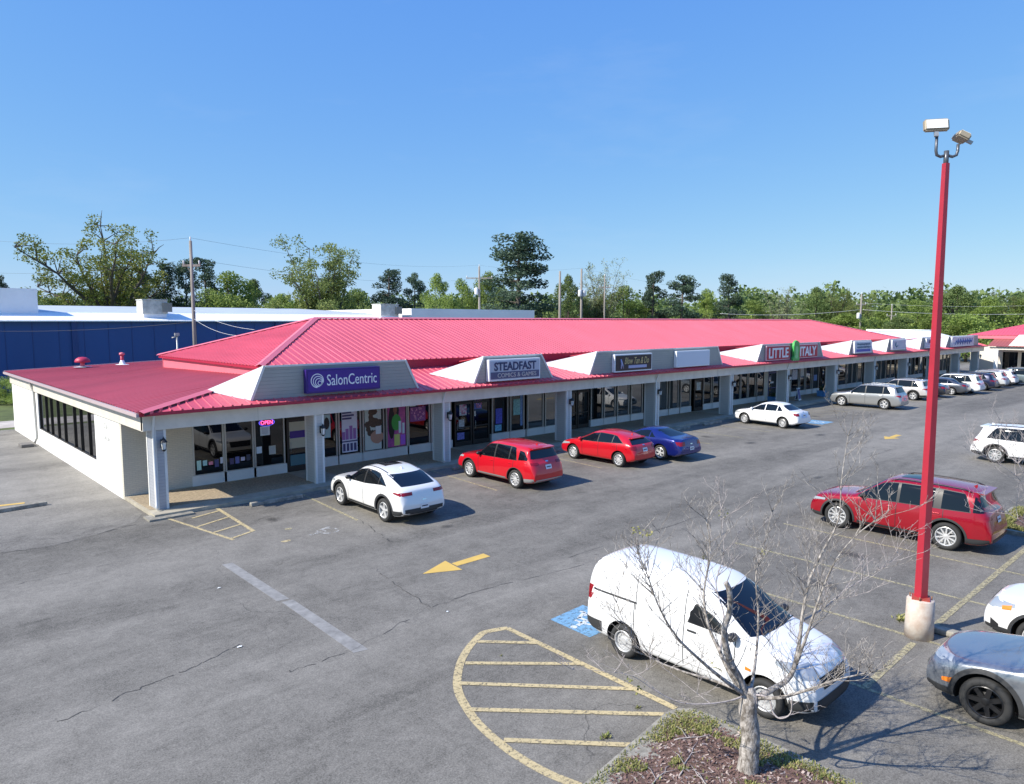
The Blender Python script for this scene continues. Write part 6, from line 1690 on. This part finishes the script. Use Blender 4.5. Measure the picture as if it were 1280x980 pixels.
BX,BY=8.72,4.62
trunkpts=[(0,0,-.12),(.0,.0,.1),(.02,-.01,.5),(.0,.03,.85),(.01,.02,1.06),(.03,.03,1.20)]
limbs=[
 ([(933,875,0),(925,850,.0),(912,825,-.05),(905,790,-.1),(912,765,-.1),(912,740,-.12),(907,728,-.12)],.075,.042,6),
 ([(936,872,0),(915,845,.1),(900,815,.25),(885,780,.4),(880,740,.5),(888,690,.6),(883,650,.7)],.060,.007,26),
 ([(940,875,0),(965,862,.1),(988,845,.25),(998,810,.35),(1003,770,.4),(1012,725,.45),(1028,690,.5),(1048,650,.5),(1052,600,.5),(1060,545,.5)],.065,.005,34),
 ([(995,830,.3),(1010,790,.2),(1025,745,.1),(1045,700,.0),(1075,665,-.1),(1110,640,-.2)],.035,.004,24),
 ([(930,868,0),(905,850,-.2),(875,825,-.35),(845,795,-.5),(822,755,-.6),(808,715,-.7),(797,690,-.75)],.042,.004,28),
 ([(932,866,0),(890,850,.3),(850,838,.55),(810,820,.8),(785,790,.9),(768,745,1.0)],.034,.004,24),
 ([(934,868,0),(912,876,-.1),(880,880,-.2),(850,878,-.25),(820,864,-.3),(790,845,-.35),(745,838,-.4),(712,836,-.4)],.018,.002,10),
 ([(945,872,0),(975,872,-.2),(1010,862,-.4),(1045,850,-.5),(1080,842,-.6),(1110,835,-.65)],.045,.004,26),
 ([(938,868,0),(960,872,-.1),(966,890,-.15),(975,898,-.2),(988,892,-.25),(990,872,-.28)],.020,.010,4),
 ([(938,868,0),(945,820,.5),(948,770,.8),(945,720,1.0),(955,680,1.1),(965,640,1.2)],.034,.004,24),
 ([(1005,775,.4),(1030,760,.6),(1060,735,.8),(1095,715,.9),(1130,690,1.0)],.020,.003,16),
 ([(900,815,.2),(905,770,.5),(895,730,.8),(905,690,1.0),(900,640,1.1)],.024,.003,14),
]
bt,PP=bare_tree((BX,BY),'bare multi stemmed tree with pale mottled trunk growing from the front island',limbs,trunkpts,[.165,.135,.125,.120,.118,.06],31)
# a few fresh leaf tufts on the twigs
q=MB(); tone=[]; r=random.Random(12)
for (px,py,dd) in ((813,666,-.7),(795,664,-.7),(784,848,-.35),(800,862,-.3),(898,836,.2),(880,700,.6),(955,690,1.1),(905,640,1.1)):
    c=PP(px,py,dd)
    for i in range(14): quad_leaf(q,c+V((r.gauss(0,.04),r.gauss(0,.04),r.gauss(0,.03))),.022,r); tone.append(r.random())
o=q.build('leaf_tuft',M['grassblade'],bt,recalc=False); tone_attr(o,tone)
# bare shrub branches reaching in from the right
limbs2=[([(1345,700,0),(1320,660,.1),(1295,625,.1),(1270,595,.1),(1240,575,0),(1215,560,-.1)],.03,.003,30),
 ([(1345,700,0),(1310,640,.4),(1285,600,.5),(1262,560,.6),(1250,525,.6)],.022,.003,26),
 ([(1345,700,0),(1318,675,-.3),(1290,660,-.4),(1255,640,-.5),(1225,640,-.6)],.018,.003,20)]
p=at(1345,760); 
bare_tree((p.x,p.y),'bare branches of a second tree reaching in at the right frame edge',limbs2,[(0,0,-.1),(0,0,.4),(0,0,.8)],[.06,.05,.035],44,'bare_tree',1.0)

# ------------------------------------------------------------------ utility poles and wires
def upole(px,D,ytop,label,arms=True,r0=.15,tr=0,yaw=0,arm_len=1.2):
    top=far(px,ytop,D); h=top.z
    t=empty('utility_pole',(top.x,top.y,0),yaw,label,'utility pole')
    q=MB(); q.tube([(0,0,0),(0,0,h)],[r0,r0*.62],n=10); q.build('pole',M['wood'],t)
    if arms:
        q=MB(); q.box((-arm_len,-.06,h-1.75),(arm_len,.06,h-1.6)); q.tube([(-arm_len*.6,.0,h-1.7),(0,0,h-2.2)],.02,n=4); q.tube([(arm_len*.6,.0,h-1.7),(0,0,h-2.2)],.02,n=4); q.build('crossarm',M['wood'],t)
        for x in (-arm_len+.08,arm_len-.08):
            q=MB(); q.lathe([(0,.28),(.04,.26),(.07,.18),(.05,.12),(.07,.08),(.03,.0)],n=8,org=(x,0,h-1.6)); q.build('insulator',M['insul'],t)
        q=MB(); q.lathe([(0,.3),(.05,.26),(.05,.0)],n=8,org=(0,0,h)); q.build('insulator',M['insul'],t)
    for k in range(tr):
        q=MB(); q.lathe([(0,.0),(.26,.0),(.28,.08),(.28,.85),(.2,.95),(0,.97)],n=12,org=(.42*(1 if k%2 else -1),-.1,h-4.0)); q.build('transformer',M['insul'],t)
    return t,h,V((top.x,top.y,0))
yawp=AZ-R(90)
P1,h1,b1=upole(238,50,301,'tall grey utility pole with crossarm rising in front of the blue warehouse',yaw=yawp,r0=.16,arm_len=.62)
P2,h2,b2=upole(599,105,333,'utility pole with transformer just left of the tallest pine',yaw=yawp,tr=1,r0=.2,arm_len=1.9)
P3,h3,b3=upole(700,105,339,'plain brown utility pole right of the tallest pine',False,.24)
P4,h4,b4=upole(727,105,336,'utility pole with two pale transformers',False,.22,2)
P5,h5,b5=upole(756,108,345,'thin pale utility pole in front of the tall pale tree',yaw=yawp,r0=.15,arm_len=.8)
P6,h6,b6=upole(1077,120,368,'dark utility pole with transformer above the end of the red roof',yaw=yawp,r0=.2,tr=1,arm_len=.8)
P7,h7,b7=upole(1115,120,382,'pale utility pole left of the red lamp pole above the white flat roof',yaw=yawp,r0=.16,arm_len=.8)
# small service mast beside the near pole
p=far(221,418,52); t=empty('service_mast',(p.x,p.y,0),0,'short service mast with small arm left of the near utility pole','mast')
q=MB(); q.tube([(0,0,0),(0,0,p.z)],.06,n=6); q.tube([(-.35,0,p.z-.25),(.1,0,p.z-.1)],.04,n=5); q.build('mast',M['galv'],t)
q=MB(); q.box((-.15,-.1,p.z-.1),(.15,.1,p.z+.1)); q.build('weatherhead',M['galv'],t)
def wire(a,b,sag,label,rad=.008,m='wire'):
    q=MB(); n=16; q.tube([a.lerp(b,i/n)-V((0,0,sag*4*(i/n)*(1-i/n))) for i in range(n+1)],rad,n=4); tag(q.build('power_line',M[m],None),label,'power line')
ax2=V((math.cos(yawp),math.sin(yawp),0))
hi=V((0,0,h1)); 
wire(b1+V((0,0,h1+.2)),b2+V((0,0,h2+.2)),.9,'topmost thin wire from the near pole to the pole left of the tall pine')
wire(b1+ax2*1.1+V((0,0,h1-1.4)),b2+ax2*1.7+V((0,0,h2-1.4)),1.1,'crossarm wire from the near pole to the pole left of the tall pine')
wire(b1+V((0,0,h1+.2)),far(-120,285,60),.8,'thin wire leaving the near pole to the left frame edge')
wire(b1-ax2*1.1+V((0,0,h1-1.4)),far(-120,330,60),.8,'lower thin wire leaving the near pole to the left frame edge')
wire(b1+V((0,0,6.5)),far(301,420,40),.25,'short pale service wire dropping to the low end of the red roof',.013,'insul')
wire(b1+V((0,0,7.1)),far(318,412,42),.25,'second pale service wire dropping to the red hip roof',.013,'insul')
wire(b1+V((0,0,6.3)),far(-60,412,56),.35,'slack cable crossing in front of the blue wall to the left',.012)
wire(b2+V((0,0,h2+.2)),b4+V((0,0,h4+.1)),.5,'thin wire between the poles around the tall pine')
wire(b4+V((0,0,h4+.1)),b6+V((0,0,h6-.2)),1.6,'long thin wire running right over the pines')
wire(b6+V((0,0,h6-2.5)),far(1330,391,118),.5,'pale thick cable crossing the trees at the right',.03,'insul')
wire(far(900,392,118),b6+V((0,0,h6-2.5)),.5,'pale thick cable reaching the dark pole from the left',.03,'insul')
wire(b6+V((0,0,h6-1.4)),far(1330,380,118),.5,'upper thin cable crossing the trees at the right',.015,'insul')

# ------------------------------------------------------------------ world, sun, camera
SUN_EL=R(41); SUN_AZ_DIR=R(-18.5)
w=bpy.data.worlds.new('World'); scene.world=w; w.use_nodes=True; nt=w.node_tree
bg=nt.nodes['Background']; sk=nt.nodes.new('ShaderNodeTexSky'); sk.sky_type='NISHITA'; sk.sun_disc=False
sk.sun_elevation=SUN_EL
sd=V((-math.cos(SUN_AZ_DIR),-math.sin(SUN_AZ_DIR),0)); sk.sun_rotation=math.atan2(sd.x,sd.y)%(2*math.pi)
sk.altitude=100; sk.air_density=1.0; sk.dust_density=.2; sk.ozone_density=2.5
sp=nt.nodes.new('ShaderNodeSeparateColor'); cb=nt.nodes.new('ShaderNodeCombineColor'); nt.links.new(sk.outputs[0],sp.inputs[0])
for i_,(g_,a_) in enumerate(((.80,.0873),(.56,.1767),(.112,.552))):   # the camera's own contrast and white balance of the clear sky
    pw=nt.nodes.new('ShaderNodeMath'); pw.operation='POWER'; pw.inputs[1].default_value=g_; ml=nt.nodes.new('ShaderNodeMath'); ml.operation='MULTIPLY'; ml.inputs[1].default_value=a_/.13
    nt.links.new(sp.outputs[i_],pw.inputs[0]); nt.links.new(pw.outputs[0],ml.inputs[0]); nt.links.new(ml.outputs[0],cb.inputs[i_])
tcw=nt.nodes.new('ShaderNodeTexCoord'); mpw=nt.nodes.new('ShaderNodeMapping'); mpw.inputs['Scale'].default_value=(2.2,2.2,9); mpw.inputs['Rotation'].default_value=(0.2,0.1,.5); nw=nt.nodes.new('ShaderNodeTexNoise'); nw.inputs['Scale'].default_value=1.6; nw.inputs['Detail'].default_value=8; nw.inputs['Roughness'].default_value=.6
nt.links.new(tcw.outputs['Generated'],mpw.inputs[0]); nt.links.new(mpw.outputs[0],nw.inputs[0])
rw=nt.nodes.new('ShaderNodeMapRange'); rw.inputs[1].default_value=.56; rw.inputs[2].default_value=.85; rw.inputs[4].default_value=.10; nt.links.new(nw.outputs[0],rw.inputs[0])
mw=nt.nodes.new('ShaderNodeMix'); mw.data_type='RGBA'; mw.inputs[7].default_value=(4.6,5.0,5.4,1); nt.links.new(rw.outputs[0],mw.inputs[0]); nt.links.new(cb.outputs[0],mw.inputs[6])
nt.links.new(mw.outputs[2],bg.inputs[0]); bg.inputs[1].default_value=.13
sl=bpy.data.lights.new('sun','SUN'); sl.energy=5.0; sl.angle=R(.53); sl.color=(1,.94,.84)
so=bpy.data.objects.new('sun',sl); COL.objects.link(so)
ld=V((math.cos(SUN_EL)*math.cos(SUN_AZ_DIR),math.cos(SUN_EL)*math.sin(SUN_AZ_DIR),-math.sin(SUN_EL)))
so.rotation_euler=ld.to_track_quat('-Z','Y').to_euler(); so.location=(0,0,60)
cam=bpy.data.cameras.new('camera'); cam.sensor_width=36; cam.lens=F_PX/1280*36; cam.clip_end=4000; cam.clip_start=.1
co=bpy.data.objects.new('camera',cam); COL.objects.link(co); co.location=(0,0,CAMH); co.rotation_euler=(R(90)-PITCH,0,AZ-R(90)); scene.camera=co
vs=scene.view_settings; vs.view_transform='Standard'; vs.look='None'; vs.exposure=.45; vs.gamma=1; vs.use_curve_mapping=False
scene.render.engine='CYCLES'
